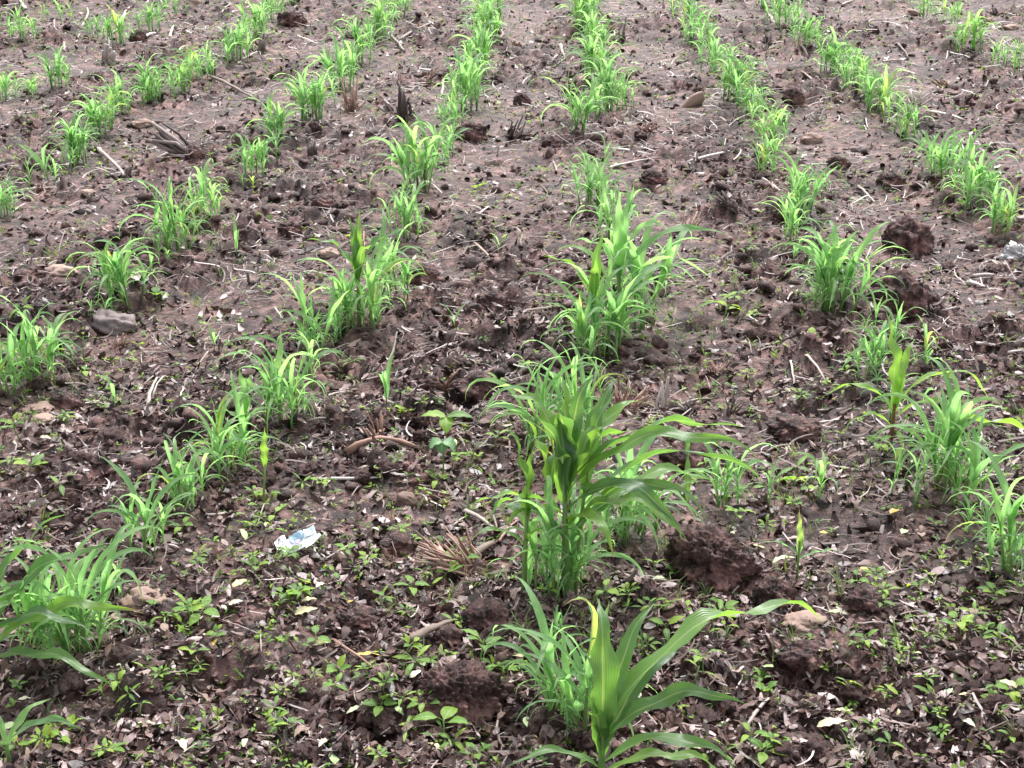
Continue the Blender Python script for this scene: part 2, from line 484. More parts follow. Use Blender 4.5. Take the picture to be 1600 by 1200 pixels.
# leaf litter
def chip(seed):
    r = random.Random(seed)
    V, U = [], []
    nx = 3
    curl = r.uniform(-1.6, 2.0); bend = r.uniform(-1.4, 1.4)
    wd = r.uniform(.24, .58); tipa = r.uniform(.0, .5)
    for i in range(nx + 1):
        t = i / nx
        for j in (-1, 0, 1):
            wv = wd * (math.sin(math.pi * (.10 + .80 * t)) ** .8) * r.uniform(.35, 1.35) * (1 - tipa * t)
            a = curl * j * .5
            V.append(((t - .5) * 2 * (1 - .1 * abs(bend)) + r.uniform(-.16, .16), wv * j * math.cos(a * .7), abs(j) * wv * math.sin(a) + bend * (t - .5) ** 2 * .9 + r.uniform(-.06, .06)))
            U.append((.5 + .5 * j, t))
    F = []
    for i in range(nx):
        for j in range(2):
            a = i * 3 + j
            F.append((a, a + 1, a + 4, a + 3))
    return np.array(V), np.array(tris(F)), np.array(U)
CH = [chip(500 + k) for k in range(16)]
def litter_density(x, y):
    d = 1.0 - .50 * sstep(2.9, 4.9, y + .5 * fbm(x * .8, y * .8, 77, 2))
    patch = .35 + .65 * sstep(-.35, .2, fbm(x * 2.2, y * 2.2, 78, 3))
    return d * patch
x, y = fan(150000, 1.7, 12.5, 1.22)
keep = rng.random(len(x)) < litter_density(x, y); x, y = x[keep][:66000], y[keep][:66000]
n = len(x)
s = (.0060 + .0135 * rng.random(n) ** 1.8) * (1 + .10 * np.clip(y - 2.8, 0, 6))
z = H(x, y) + .002 + rng.random(n) * .007 * (y < 4.5)
scl = np.stack([s, s * (.7 + .6 * rng.random(n)), s * (.6 + .9 * rng.random(n))], -1)
rt = rotmats(rng.random(n) * 6.3, rng.normal(0, .55, n), rng.normal(0, .55, n))
ti = np.clip(rng.beta(1.35, 1.6, n), 0, 1)
o = scatter_mesh('leaf_litter', CH, rng.integers(0, 16, n), np.stack([x, y, z], -1), rt, scl, M['litter'], ti)
tag(o, 'brown and grey crumbled leaf litter covering the near soil', kind='stuff')

# straw and fibre litter
def fibre(seed, seg=5):
    r = random.Random(seed); V = []; T = []
    a = 0; x_ = -1; y_ = 0; z_ = 0
    cu = r.uniform(-.55, .55); w_ = r.uniform(.02, .05)
    for i in range(seg + 1):
        t = i / seg
        V += [(x_, y_ - w_, z_), (x_, y_ + w_, z_ + w_ * .5)]
        x_ += 2 / seg * math.cos(a); y_ += 2 / seg * math.sin(a); z_ = .13 * math.sin(t * 3.1 * r.uniform(.5, 1.2)); a += cu * r.uniform(.2, 1)
        if i < seg: T.append((2 * i, 2 * i + 1, 2 * i + 3, 2 * i + 2))
    return np.array(V), np.array(tris(T))
FB = [fibre(900 + k) for k in range(14)]
x, y = fan(52000, 1.9, 13, .60)
keep = rng.random(len(x)) < (.12 + .88 * sstep(-.12, .30, fbm(x * 1.6, y * 1.6, 88, 3))); x, y = x[keep], y[keep]; keep = rng.random(len(x)) < .35 + .65 * sstep(2.4, 4.2, y); x, y = x[keep], y[keep]
n = len(x)
L = (.010 + .030 * rng.random(n) ** 2.2) * (1 + .12 * np.clip(y - 3, 0, 6))
scl = np.stack([L, L * (.7 + rng.random(n) * .8) + .004, L], -1)
z = H(x, y) + .004 + .006 * rng.random(n)
rt = rotmats(rng.random(n) * 6.3, rng.normal(0, .22, n), rng.normal(0, .22, n))
o = scatter_mesh('straw_litter', FB, rng.integers(0, 14, n), np.stack([x, y, z], -1), rt, scl, M['straw_t'], np.clip(rng.beta(1.6, 1.9, n) + .14 * sstep(3.5, 7, y), 0, 1))
tag(o, 'bleached straw shreds and root fibres littering the soil', kind='stuff')

# ---------------------------------------------------------------- leaves, stems, plants
def leaf_geo(base, az, L, W, e0=80, bend=110, p=1.6, roll=0.0, V_=.35, wave=.0, seg=12, side=0.0, kind='blade', r=random, und=0.0):
    """a blade as a curved strip with a folded midrib; elevation falls from e0 by bend"""
    P_ = Vector(base); V, U, F = [], [], []
    ph = r.uniform(0, 6.28); fq = r.uniform(2.2, 3.6)
    cols = (-1, -.5, 0, .5, 1)
    for i in range(seg + 1):
        t = i / seg
        e = R(e0 - bend * (t ** p) + und * math.sin(5.2 * math.pi * t + ph) * min(1, t * 2)); a = az + side * t * t
        d = Vector((math.cos(e) * math.cos(a), math.cos(e) * math.sin(a), math.sin(e)))
        sd_ = Vector((-math.sin(a), math.cos(a), 0))
        rr = roll * t
        up = sd_.cross(d) * -1
        up = d.cross(sd_)
        s2 = sd_ * math.cos(rr) + up * math.sin(rr); u2 = up * math.cos(rr) - sd_ * math.sin(rr)
        if kind == 'blade': wv = W * .5 * (min(1, (t / .28)) ** .45 * .55 + .45 * math.sin(math.pi * min(1, t * 1.05)) ** .7) * (1 - t ** 3.2) if t < 1 else 0.0004
        else:                 # ovate
            wv = W * .5 * max(.02, math.sin(math.pi * t ** .75) ** .9)
        for c in cols:
            fold = V_ * (1 - .5 * t)
            wz = wave * W * math.sin(fq * 2 * math.pi * t + ph + (1.3 if c > 0 else 0)) * abs(c) ** 1.5 * math.sin(math.pi * t)
            q = P_ + s2 * (wv * c * math.cos(fold)) + u2 * (wv * abs(c) * math.sin(fold) + wz)
            V.append(q[:]); U.append((.5 + .5 * c, t))
        P_ = P_ + d * (L / seg)
        if i < seg:
            for j in range(4):
                k = i * 5 + j
                F.append((k, k + 1, k + 6, k + 5))
    return V, F, U

def tube_geo(pts, rad, n=6, uvlen=1.0, cap=True):
    V, F, U = [], [], []
    pts = [Vector(p) for p in pts]
    for i, p in enumerate(pts):
        d = (pts[min(i + 1, len(pts) - 1)] - pts[max(i - 1, 0)]).normalized()
        a = Vector((0, 0, 1)) if abs(d.z) < .9 else Vector((1, 0, 0))
        s_ = d.cross(a).normalized(); u_ = s_.cross(d)
        rr = rad[i] if hasattr(rad, '__len__') else rad
        for k in range(n):
            an = 2 * math.pi * k / n
            V.append((p + s_ * (rr * math.cos(an)) + u_ * (rr * math.sin(an)))[:]); U.append((k / n * .3, i / (len(pts) - 1) * .5))
    for i in range(len(pts) - 1):
        for k in range(n):
            F.append((i * n + k, i * n + (k + 1) % n, (i + 1) * n + (k + 1) % n, (i + 1) * n + k))
    if cap:
        F.append(tuple(range(n - 1, -1, -1))); F.append(tuple((len(pts) - 1) * n + k for k in range(n)))
    return V, F, U

def plant_geo(seed, kind):
    """list of (part name, geo, material key); unit height for sorghum"""
    r = random.Random(seed); parts = []
    lean = r.uniform(-.12, .12); la = r.uniform(0, 6.28)
    sh = r.uniform(.22, .38)
    top = (lean * math.cos(la) * sh, lean * math.sin(la) * sh, sh)
    if kind == 'sorghum':
        W0 = r.uniform(.034, .058); nl = r.randint(4, 8); az = r.uniform(0, 6.28)
        parts.append(('stem', tube_geo([(0, 0, -.06), (top[0] * .4, top[1] * .4, sh * .45), top], [.014, .012, .008], 5), 'stem'))
        for k in range(nl):
            t = k / (nl - 1)
            zz = .10 + (sh - .10) * t ** .7
            b = (top[0] * zz / sh, top[1] * zz / sh, zz)
            a = az + math.pi * k + r.uniform(-.9, .9)
            if k == nl - 1:      # the central leaf
                L = r.uniform(.36, .56); e0 = r.uniform(80, 90); bd = r.uniform(15, 90); p = 2.2
            elif k >= nl - 3:
                L = r.uniform(.60, .90); e0 = r.uniform(72, 88); bd = r.uniform(120, 185); p = r.uniform(1.6, 2.2)
            else:
                L = r.uniform(.55, .95) * (.65 + .4 * t); e0 = r.uniform(56, 80); bd = r.uniform(120, 175); p = r.uniform(1.2, 1.8)
            parts.append(('leaf', leaf_geo(b, a, L, W0 * (.60 + .60 * t), e0, bd, p, r.uniform(-1.2, 1.2), r.uniform(.2, .6), .14, 11, r.uniform(-.7, .7), r=r), 'sorghum'))
    if kind == 'young':       # sparse 3-4 leaved seedling
        az = r.uniform(0, 6.28); nl = r.randint(3, 4)
        parts.append(('stem', tube_geo([(0, 0, -.05), (top[0] * .4, top[1] * .4, sh * .45), top], [.014, .012, .008], 5), 'stem'))
        for k in range(nl):
            zz = sh * (.35 + .65 * k / (nl - 1)); b = (top[0] * zz / sh, top[1] * zz / sh, zz)
            parts.append(('leaf', leaf_geo(b, az + math.pi * k + r.uniform(-.4, .4), r.uniform(.5, .75), r.uniform(.06, .09), r.uniform(60, 86), r.uniform(40, 120), 1.6, r.uniform(-.5, .5), .4, .1, 10, r.uniform(-.4, .4), r=r), 'sorghum'))
    return parts

def build_plant(name, parts, loc=(0, 0, 0)):
    root = empty(name, loc)
    for nm, (V, F, U), mk in parts:
        mesh_obj(nm, V, F, M[mk], root, U)
    return root

def merge_parts(parts):
    V, T, U = [], [], []; off = 0
    for nm, (v, f, u), mk in parts:
        V += list(v); U += list(u); T += [tuple(i + off for i in q) for q in tris(f)]; off += len(v)
    return np.array(V), np.array(T), np.array(U)

SORG = [plant_geo(1000 + k, 'sorghum') for k in range(18)]
YNG = [plant_geo(1100 + k, 'young') for k in range(8)]
EDITED = object()

# clumps read off the photograph: row, base x, base y, top y, spread px, plants
CL = [
 # row, px, py, ptop, width, n
 ('L4', 15, 157, 113, 45, 5), ('L4', 50, 152, 115, 30, 3), ('L4', 92, 138, 80, 38, 7), ('L4', 185, 66, 20, 50, 9), ('L4', 150, 60, 24, 50, 5), ('L4', 35, 62, 18, 60, 9), ('L4', 235, 48, 6, 40, 6), ('L4', 270, 22, -10, 40, 6), ('L4', 90, 30, 0, 60, 6),
 ('L3', 75, 285, 205, 14, 1), ('L3', 5, 340, 275, 40, 4), ('L3', 120, 258, 190, 36, 8), ('L3', 155, 212, 152, 36, 7), ('L3', 195, 178, 122, 22, 3), ('L3', 235, 160, 104, 32, 10), ('L3', 285, 145, 100, 28, 5), ('L3', 318, 122, 74, 40, 7), ('L3', 370, 92, 40, 46, 8), ('L3', 402, 60, 12, 40, 8), ('L3', 425, 30, -8, 40, 7), ('L3', 455, 4, -25, 40, 6),
 ('L2', 55, 605, 492, 80, 8), ('L2', 5, 620, 500, 40, 4), ('L2', 188, 478, 372, 44, 8), ('L2', 270, 398, 290, 60, 9), ('L2', 318, 348, 268, 50, 7), ('L2', 398, 280, 210, 44, 8), ('L2', 432, 222, 150, 28, 6), ('L2', 488, 188, 114, 44, 9), ('L2', 535, 138, 66, 44, 8), ('L2', 558, 98, 30, 50, 9), ('L2', 592, 60, 0, 46, 8), ('L2', 622, 26, -20, 40, 7),
 ('L1', 60, 1035, 885, 70, 5), ('L1', 130, 1030, 862, 90, 9), ('L1', 225, 880, 742, 60, 3), ('L1', 290, 800, 690, 55, 4), ('L1', 360, 742, 628, 70, 9), ('L1', 440, 665, 535, 70, 7), ('L1', 490, 560, 440, 40, 4), ('L1', 560, 520, 382, 80, 11), ('L1', 615, 470, 370, 50, 4), ('L1', 632, 372, 288, 46, 7), ('L1', 652, 300, 190, 50, 9), ('L1', 688, 260, 190, 30, 3), ('L1', 706, 205, 155, 30, 4), ('L1', 728, 172, 92, 44, 9), ('L1', 742, 118, 42, 46, 9), ('L1', 758, 66, 0, 40, 8), ('L1', 770, 26, -25, 40, 7),
 ('C', 872, 1125, 950, 50, 5), ('C', 905, 1150, 985, 36, 3), ('C', 880, 935, 775, 60, 6), ('C', 835, 930, 800, 30, 2), ('C', 845, 715, 565, 60, 5), ('C', 905, 700, 560, 70, 4), ('C', 950, 850, 690, 110, 6), ('C', 1000, 835, 700, 60, 4), ('C', 935, 565, 425, 76, 9), ('C', 990, 520, 360, 80, 6), ('C', 930, 322, 236, 50, 8), ('C', 955, 372, 290, 50, 5), ('C', 905, 206, 120, 24, 4), ('C', 945, 178, 95, 50, 7), ('C', 985, 170, 138, 20, 1), ('C', 930, 130, 56, 44, 8), ('C', 928, 84, 20, 40, 8), ('C', 914, 44, -20, 40, 8), ('C', 918, 14, -35, 36, 6),
 ('R1', 1135, 790, 715, 14, 1), ('R1', 1295, 492, 362, 70, 12), ('R1', 1235, 382, 300, 34, 4), ('R1', 1252, 338, 250, 30, 5), ('R1', 1195, 274, 218, 46, 5), ('R1', 1205, 228, 170, 44, 7), ('R1', 1172, 182, 136, 30, 6), ('R1', 1150, 156, 82, 56, 9), ('R1', 1118, 112, 58, 50, 8), ('R1', 1088, 68, 20, 46, 8), ('R1', 1070, 30, -12, 46, 8), ('R1', 1355, 592, 500, 34, 4), ('R1', 1445, 575, 505, 20, 1), ('R1', 1480, 768, 612, 88, 10), ('R1', 1505, 795, 680, 50, 3), ('R1', 1570, 905, 752, 50, 6),
 ('R2', 1562, 368, 290, 40, 7), ('R2', 1530, 330, 245, 60, 7), ('R2', 1485, 292, 205, 60, 9), ('R2', 1420, 220, 168, 34, 3), ('R2', 1372, 176, 110, 56, 9), ('R2', 1335, 140, 84, 50, 8), ('R2', 1298, 112, 60, 56, 9), ('R2', 1258, 74, 26, 50, 8), ('R2', 1225, 42, -8, 50, 8), ('R2', 1198, 14, -26, 46, 7),
 ('R3', 1592, 114, 68, 36, 5), ('R3', 1558, 104, 66, 36, 6), ('R3', 1515, 78, 24, 44, 8), ('R3', 1482, 38, 2, 40, 5), ('R3', 1445, 28, -10, 30, 6), ('R3', 1410, 2, -30, 40, 6),
]
ROW = {'L4': 'fourth row left of centre', 'L3': 'third row left of centre', 'L2': 'second row left of centre', 'L1': 'first row left of centre', 'C': 'centre row',
       'R1': 'first row right of centre', 'R2': 'second row right of centre', 'R3': 'third row right of centre'}
ORD = ['nearest', 'second', 'third', 'fourth', 'fifth', 'sixth', 'seventh', 'eighth', 'ninth', 'tenth', 'eleventh', 'twelfth', 'thirteenth', 'fourteenth', 'fifteenth', 'sixteenth', 'seventeenth', 'eighteenth', 'nineteenth', 'twentieth', 'twenty-first']
plants = []
INN = ['', 'second from left', 'third from left', 'fourth from left', 'fifth from left', 'sixth from left', 'seventh from left', 'eighth from left', 'ninth from left', 'tenth from left', 'eleventh from left', 'twelfth from left']
rnd = random.Random(5)
byrow = {}
for c in CL: byrow.setdefault(c[0], []).append(c)
for rk, L_ in byrow.items():
    L_.sort(key=lambda c: -c[2])
    for ci, (rk_, px, py, pt, wd, n) in enumerate(L_):
        ppm = pxm(px, max(py, 2)); dep = math.atan2(CAM_H, P(px, py).y)
        h0 = (py - pt) / ppm / math.cos(dep)
        cell = []
        nn = 1 if n == 1 else n + 1 if py > 330 else n + 2
        for k in range(nn):
            fx = (k + .5) / nn - .5 + rnd.uniform(-.18, .18)
            ex = px + wd * .80 * fx; ey = py - rnd.uniform(0, 1) * wd * .20 * min(1.0, py / 400 + .2) + wd * .04
            p = P(ex, max(ey, -60))
            h = h0 * rnd.choice((1, 1, 1, .6)) * rnd.uniform(.72, 1.16) * (1 - .25 * abs(fx))
            if k == nn // 2: h = h0 * 1.02
            cell.append([p, h, ex, ppm * h, n <= 3])
        cell.sort(key=lambda q: q[2])
        for k, q in enumerate(cell):
            hs_ = sorted([c[1] for c in cell], reverse=True)
            if n == 1: w_ = 'lone'
            elif k == 0: w_ = 'leftmost'
            elif k == len(cell) - 1: w_ = 'rightmost'
            elif q[1] == hs_[0]: w_ = 'tallest'
            elif q[1] == hs_[-1]: w_ = 'shortest'
            else: w_ = 'inner'
            o_ = ORD[ci] + ('' if ci == 0 else ' nearest')
            what = 'seedling in' if n > 1 else 'seedling forming the'
            lab = f"{w_ if w_ != 'inner' else INN[min(k, len(INN) - 1)]} sorghum {what} {o_} clump of the {ROW[rk]}"
            if n == 1: lab = f"lone arching sorghum seedling {o_} in the {ROW[rk]}"
            plants.append((q[0], q[1], q[3], lab, q[4]))
# continuation of the rows beyond the picture's top edge
for ri, xr in enumerate(np.arange(-6, 7) * .75):
    for yy in np.arange(11.6, 16, .16):
        p = Vector((xr + rnd.uniform(-.08, .08), yy, 0)); p.z = H1(p.x, p.y)
        plants.append((p, rnd.uniform(.16, .26), 0.0, '', False))
for rk, L_ in byrow.items():    # thin stragglers between the clumps
    for c0, c1 in zip(L_[:-1], L_[1:]):
        if c0[2] < 235: continue
        for k in range(4):
            t = rnd.random(); p = P(c0[1] * (1 - t) + c1[1] * t + rnd.uniform(-22, 22), c0[2] * (1 - t) + c1[2] * t)
            plants.append((p, rnd.uniform(.05, .15), .5, '', True))
for rk, L_ in byrow.items():    # the farther rows close up into a green line
    F_ = [c for c in L_ if c[2] < 235]
    for c0, c1 in zip(F_[:-1], F_[1:]):
        if rk == 'L4' or rk == 'R3': continue
        for k in range(4):
            t = rnd.random(); p = P(c0[1] * (1 - t) + c1[1] * t + rnd.uniform(-13, 13), c0[2] * (1 - t) + c1[2] * t)
            plants.append((p, rnd.uniform(.13, .21), 1.0, '', False))
plants.sort(key=lambda q: -q[2])
protoS = {}; protoY = {}
def proto_root(store, geos, k, name):
    if k not in store:
        store[k] = build_plant(name, geos[k]); return store[k], True
    return copy_tree(store[k]), False
far_pos = []
for i, (p, h, sz, lab, sparse) in enumerate(plants):
    if i < 300 and sz > 1:
        if sparse and rnd.random() < .6: o, _ = proto_root(protoY, YNG, rnd.randrange(len(YNG)), 'sorghum_plant')
        else: o, _ = proto_root(protoS, SORG, rnd.randrange(len(SORG)), 'sorghum_plant')
        o.location = p - Vector((0, 0, .004)); k = h / .73
        o.rotation_euler = (rnd.gauss(0, .14), rnd.gauss(0, .14), rnd.uniform(0, 6.28)); o.scale = (k * rnd.uniform(.9, 1.05), k * rnd.uniform(.9, 1.05), k)
        tag(o, lab, 'sorghum plant', 'sorghum seedlings growing in the crop rows')
    else:
        far_pos.append((p, h))
LOW = [merge_parts([(a, g, m_) for a, g, m_ in s_]) for s_ in SORG[:8]]
n = len(far_pos)
LOW = LOW[:8]
o = scatter_mesh('far_sorghum_seedlings', LOW, rng.integers(0, 8, n), np.array([q[0][:] for q in far_pos]), rotmats(rng.random(n) * 6.3, rng.normal(0, .08, n), rng.normal(0, .08, n)),
                 np.array([q[1] / .70 for q in far_pos]), M['sorghum'], rng.random(n))
tag(o, 'massed pale green sorghum seedlings of the farther rows', kind='stuff')

# ---- the large maize plants, built leaf by leaf
def maize(px, py, specs, stems, label, mat='maize'):
    """specs: (height on stem, azimuth deg, length, width, start elevation, bend, power, roll, side)"""
    base = P(px, py); root = empty('maize_plant', base)
    r = random.Random(px)
    for (dx, dy, tx, ty, h, rad) in stems:
        V, F, U = tube_geo([(dx, dy, -.03), (dx * .7 + tx * .3, dy, h * .4), (tx, ty, h)], [rad, rad * .85, rad * .6], 8)
        mesh_obj('stem', V, F, M['redstem' if mat == 'lime' else 'stem'], root, U)
    for sp in specs:
        st = stems[sp[9] if len(sp) > 9 else 0]
        t = min(1, sp[0] / st[4]); b = (st[0] + (st[2] - st[0]) * t, st[1] + (st[3] - st[1]) * t, sp[0])
        V, F, U = leaf_geo(b, R(sp[1]), sp[2], sp[3] * .84, sp[4], sp[5], sp[6], sp[7] * 1.3 + r.uniform(-.4, .4), .38, .22, 20, sp[8] + r.uniform(-.25, .25), r=r, und=13)
        mesh_obj('leaf', V, F, M[mat], root, U)
    tag(root, label, 'maize plant', 'large maize plants')
    return root
maize(880, 932, [
    (.21, -8, .42, .036, 58, 95, 1.2, .5, .15), (.23, 8, .38, .040, 52, 80, 1.1, -.8, .3), (.17, -30, .32, .040, 58, 140, 1.4, .9, -.3),
    (.17, 188, .19, .040, 50, 120, 1.2, .4, .2), (.25, 95, .20, .056, 86, 60, 2.5, 1.0, 0), (.26, 255, .20, .054, 86, 80, 2.2, -.5, 0), (.19, 262, .19, .050, 84, 95, 1.9, .7, 0),
    (.23, 35, .26, .044, 66, 90, 1.6, .3, 0), (.25, 165, .22, .052, 82, 110, 2.2, -.4, 0), (.13, -60, .24, .034, 60, 140, 1.6, .5, 0), (.10, 20, .28, .030, 60, 140, 1.5, .3, .3), (.22, 60, .24, .05, 84, 60, 2.4, .9, 0)],
    [(0, 0, .0, .0, .27, .0050)], 'tallest broad leaved dark green maize plant in the centre row beside the reddish dry stubble')
maize(897, 925, [
    (.18, 0, .40, .038, 54, 100, 1.2, -.5, -.2), (.21, 70, .24, .046, 76, 80, 2, .6, 0), (.20, 290, .23, .046, 82, 100, 2.2, 1.5, 0),
    (.14, 12, .34, .034, 50, 115, 1.4, .4, .4), (.12, 200, .20, .028, 60, 130, 1.4, 0, 0), (.22, 40, .20, .040, 84, 60, 2, 0, 0), (.16, -20, .30, .036, 54, 120, 1.4, .6, .2)],
    [(0, 0, .02, .01, .25, .0052)], 'maize plant pressed against the right side of the tallest centre row maize')
maize(888, 940, [(.22, 210, .20, .05, 84, 50, 2, .6, 0), (.20, 20, .22, .046, 74, 100, 2, -.6, 0), (.15, 330, .30, .036, 56, 120, 1.4, .4, 0), (.12, 170, .20, .026, 60, 130, 1.5, 0, 0), (.24, 120, .16, .05, 88, 30, 2, .3, 0)],
    [(0, 0, -.012, 0, .26, .0055)], 'slim maize plant in front of the tallest maize with a few upright leaves')
maize(862, 905, [(.18, 150, .18, .044, 84, 60, 2, .6, 0), (.16, 60, .19, .040, 80, 80, 2, -.6, 0), (.12, 190, .20, .028, 60, 130, 1.4, .4, 0), (.14, 320, .22, .032, 64, 130, 1.5, 0, 0)],
    [(0, 0, -.01, 0, .20, .005)], 'shorter maize plant just behind and left of the tallest maize')
maize(818, 930, [(.16, 160, .20, .034, 88, 35, 2, .4, 0), (.15, 60, .17, .034, 86, 30, 2, -.6, 0), (.10, 190, .14, .018, 55, 120, 1.4, 0, 0), (.11, 300, .15, .02, 62, 130, 1.4, 0, 0)],
    [(0, 0, .006, 0, .17, .006)], 'slim upright maize plant just left of the tallest centre row maize')
maize(938, 1255, [
    (.12, 98, .23, .058, 88, 95, 3.2, .5, 0), (.13, 22, .47, .050, 62, 108, 1.15, -.6, .0), (.11, 5, .25, .038, 52, 95, 1.4, .5, .2), (.07, 170, .13, .036, 86, 30, 2, 0, 0),
    (.07, -12, .25, .032, 50, 110, 1.3, .5, .2), (.06, 195, .17, .020, 48, 95, 1.3, 0, 0), (.10, 55, .25, .042, 76, 70, 2, .3, 0), (.05, 350, .22, .026, 42, 95, 1.4, .3, 0), (.09, 130, .17, .040, 86, 50, 2.4, .6, 0), (.08, 250, .13, .036, 84, 60, 2, .6, 0), (.09, 35, .30, .038, 66, 100, 1.5, .8, .2)],
    [(0, 0, .0, 0, .13, .007)], 'nearest broad leaved maize plant at the bottom of the centre row')
maize(-30, 1075, [
    (.08, 20, .30, .040, 62, 75, 1.6, .4, 0), (.10, 40, .27, .042, 70, 60, 1.6, -.4, 0), (.06, 5, .32, .034, 48, 80, 1.3, .5, 0), (.08, -10, .26, .03, 52, 90, 1.3, .4, 0), (.11, 70, .27, .040, 80, 40, 2, 0, 0), (.05, -20, .30, .030, 30, 70, 1.4, .4, .2)],
    [(0, 0, .02, 0, .13, .009)], 'dark green maize plant leaning in at the left edge')
maize(15, 1195, [(.03, 55, .11, .018, 62, 80, 1.4, 0, 0), (.035, 5, .15, .018, 52, 100, 1.4, .3, 0), (.03, 130, .10, .014, 70, 60, 1.4, 0, 0)], [(0, 0, 0, 0, .04, .004)],
    'low maize plant in the bottom left corner litter', 'sorghum')
maize(965, 520, [
    (.14, 70, .27, .044, 84, 35, 2.2, .3, 0), (.16, 10, .40, .034, 62, 110, 1.2, .4, .2), (.14, 200, .24, .034, 78, 110, 1.8, .3, 0), (.12, 340, .34, .032, 60, 120, 1.4, -.4, 0),
    (.17, 100, .24, .046, 88, 20, 2, -.5, 0), (.15, 320, .28, .04, 80, 100, 2.2, .6, 0), (.10, 10, .30, .026, 58, 135, 1.4, 0, .3)],
    [(0, 0, .0, .0, .20, .008)], 'maize plant with a long leaf arching right high in the centre row', 'sorghum')
maize(925, 545, [(.10, 160, .24, .036, 78, 110, 1.8, .3, 0), (.12, 60, .22, .038, 86, 30, 2, .5, 0), (.10, 280, .20, .036, 84, 50, 2, 0, 0), (.08, 350, .24, .026, 60, 120, 1.4, 0, 0), (.09, 190, .2, .022, 60, 130, 1.4, 0, 0)],
    [(0, 0, .0, .0, .15, .007)], 'stocky maize plant with grey green leaves left in the mid centre row', 'maize')
maize(562, 512, [(.12, 80, .22, .036, 86, 30, 2.2, .3, 0), (.14, 20, .24, .034, 72, 110, 1.8, .4, 0), (.13, 170, .22, .034, 76, 110, 1.6, .3, 0), (.12, 300, .2, .03, 80, 90, 2, -.4, 0), (.15, 120, .17, .036, 86, 30, 2, 0, 0)],
    [(0, 0, 0, 0, .16, .007)], 'dark leaved maize plant inside the thick clump left of centre', 'maize')
maize(385, 690, [(.05, 110, .14, .036, 84, 20, 2.2, .3, 0), (.05, 60, .13, .034, 80, 30, 2, -.4, 0), (.04, 190, .12, .022, 60, 110, 1.4, 0, 0)],
    [(0, 0, 0, 0, .07, .005)], 'short maize plant with two broad upright leaves behind the left clump', 'sorghum')
maize(412, 800, [(.10, 70, .09, .022, 86, 10, 2.2, .3, 0), (.08, 200, .08, .012, 50, 70, 2, -.4, 0)], [(0, 0, .01, 0, .11, .003)],
    'single spear like maize seedling standing above the plastic wrapper', 'maize')
maize(1392, 692, [(.08, 110, .24, .042, 84, 35, 2.0, .3, 0), (.07, 176, .22, .030, 66, 135, 1.2, .3, 0), (.08, 3, .30, .028, 66, 145, 1.3, -.3, 0), (.06, -20, .2, .026, 52, 100, 1.4, 0, 0), (.04, 200, .16, .02, 50, 120, 1.4, 0, 0), (.07, 60, .20, .034, 80, 60, 2, .4, 0)],
    [(0, 0, 0, 0, .10, .006)], 'lone yellow green maize plant with arching leaves and reddish base', 'lime')
maize(1640, 770, [(.10, 178, .28, .040, 40, 75, 1.4, .6, 0), (.08, 200, .18, .028, 50, 110, 1.4, .2, 0), (.10, 80, .22, .04, 84, 30, 2, 0, 0)], [(0, 0, 0, 0, .13, .008)],
    'maize plant beyond the right edge reaching one broad leaf into view', 'maize')
maize(1245, 905, [(.06, 100, .09, .016, 84, 25, 2, 0, 0), (.055, 60, .06, .018, 80, 30, 2, 0, 0), (.05, 180, .09, .012, 52, 80, 1.4, 0, 0), (.045, 0, .09, .014, 30, 40, 1.4, 0, 0)], [(0, 0, 0, 0, .085, .003)],
    'small single maize seedling beside a pale fallen leaf right of centre', 'sorghum')
maize(1072, 770, [(.09, 270, .13, .020, -50, 30, 2, .3, 0), (.09, 120, .06, .016, 80, 40, 2, 0, 0)], [(0, 0, 0, 0, .10, .003)], 'drooping narrow maize seedling left of the big round clod', 'maize')
for px, py, pt, kk, lab in [(605, 640, 560, 2, 'thin isolated sorghum seedling above the curved root'), (180, 640, 575, 5, 'thin spear like sorghum seedling left of the first left row'),
                        (710, 515, 470, 1, 'small grassy sorghum seedling alone between left and centre rows'), (370, 400, 345, 3, 'sparse sorghum seedling beside the dark hollow left of centre'),
                        (335, 545, 500, 4, 'low sorghum seedling at the edge of smooth bare soil'), (1410, 545, 512, 6, 'low sorghum seedling behind the lone yellow green maize'), (470, 900, 880, 2, 'tiny sorghum seedling under the plastic wrapper'), (780, 395, 360, 0, 'faint sorghum seedling on bare soil left of centre row')]:
    ppm = pxm(px, py); p = P(px, py); h = (py - pt) / ppm / .93
    o = copy_tree(protoY[kk]) if kk in protoY else build_plant('sorghum_plant', YNG[kk])
    o.location = p; o.scale = (h / .8,) * 3; o.rotation_euler = (0, 0, rnd.uniform(0, 6.28))
    tag(o, lab, 'sorghum plant', 'stray sorghum seedlings between the rows')

# ---------------------------------------------------------------- broadleaf weeds
def weed_geo(seed, nl=None, flat=20, lw=.5, leaf_len=.55, h=.5):
    r = random.Random(seed); parts = []
    nl = nl or r.randint(3, 6); a0 = r.uniform(0, 6.28)
    parts.append(('stem', tube_geo([(0, 0, -.12), (r.uniform(-.05, .05), r.uniform(-.05, .05), h * .5), (0, 0, h)], [.022, .018, .014], 5), 'stem'))
    for k in range(nl):
        a = a0 + k * 6.28 / nl + r.uniform(-.35, .35); z = h * r.uniform(.75, 1.0); q = r.uniform(.06, .16)
        b = (math.cos(a) * q, math.sin(a) * q, z + r.uniform(0, .05))
        V, F, U = leaf_geo(b, a, leaf_len * r.uniform(.75, 1.15), leaf_len * lw * r.uniform(.8, 1.15), r.uniform(5, 35) + (20 - flat), r.uniform(30, 75), 1.3, r.uniform(-.3, .3), .22, .06, 6, r.uniform(-.2, .2), 'ovate', r=r)
        parts.append(('leaf', (V, F, U), 'weed'))
        pt = tube_geo([(0, 0, z * .9), b], [.010, .008], 4)
        parts.append(('leaf_stalk', pt, 'stem'))
    return parts
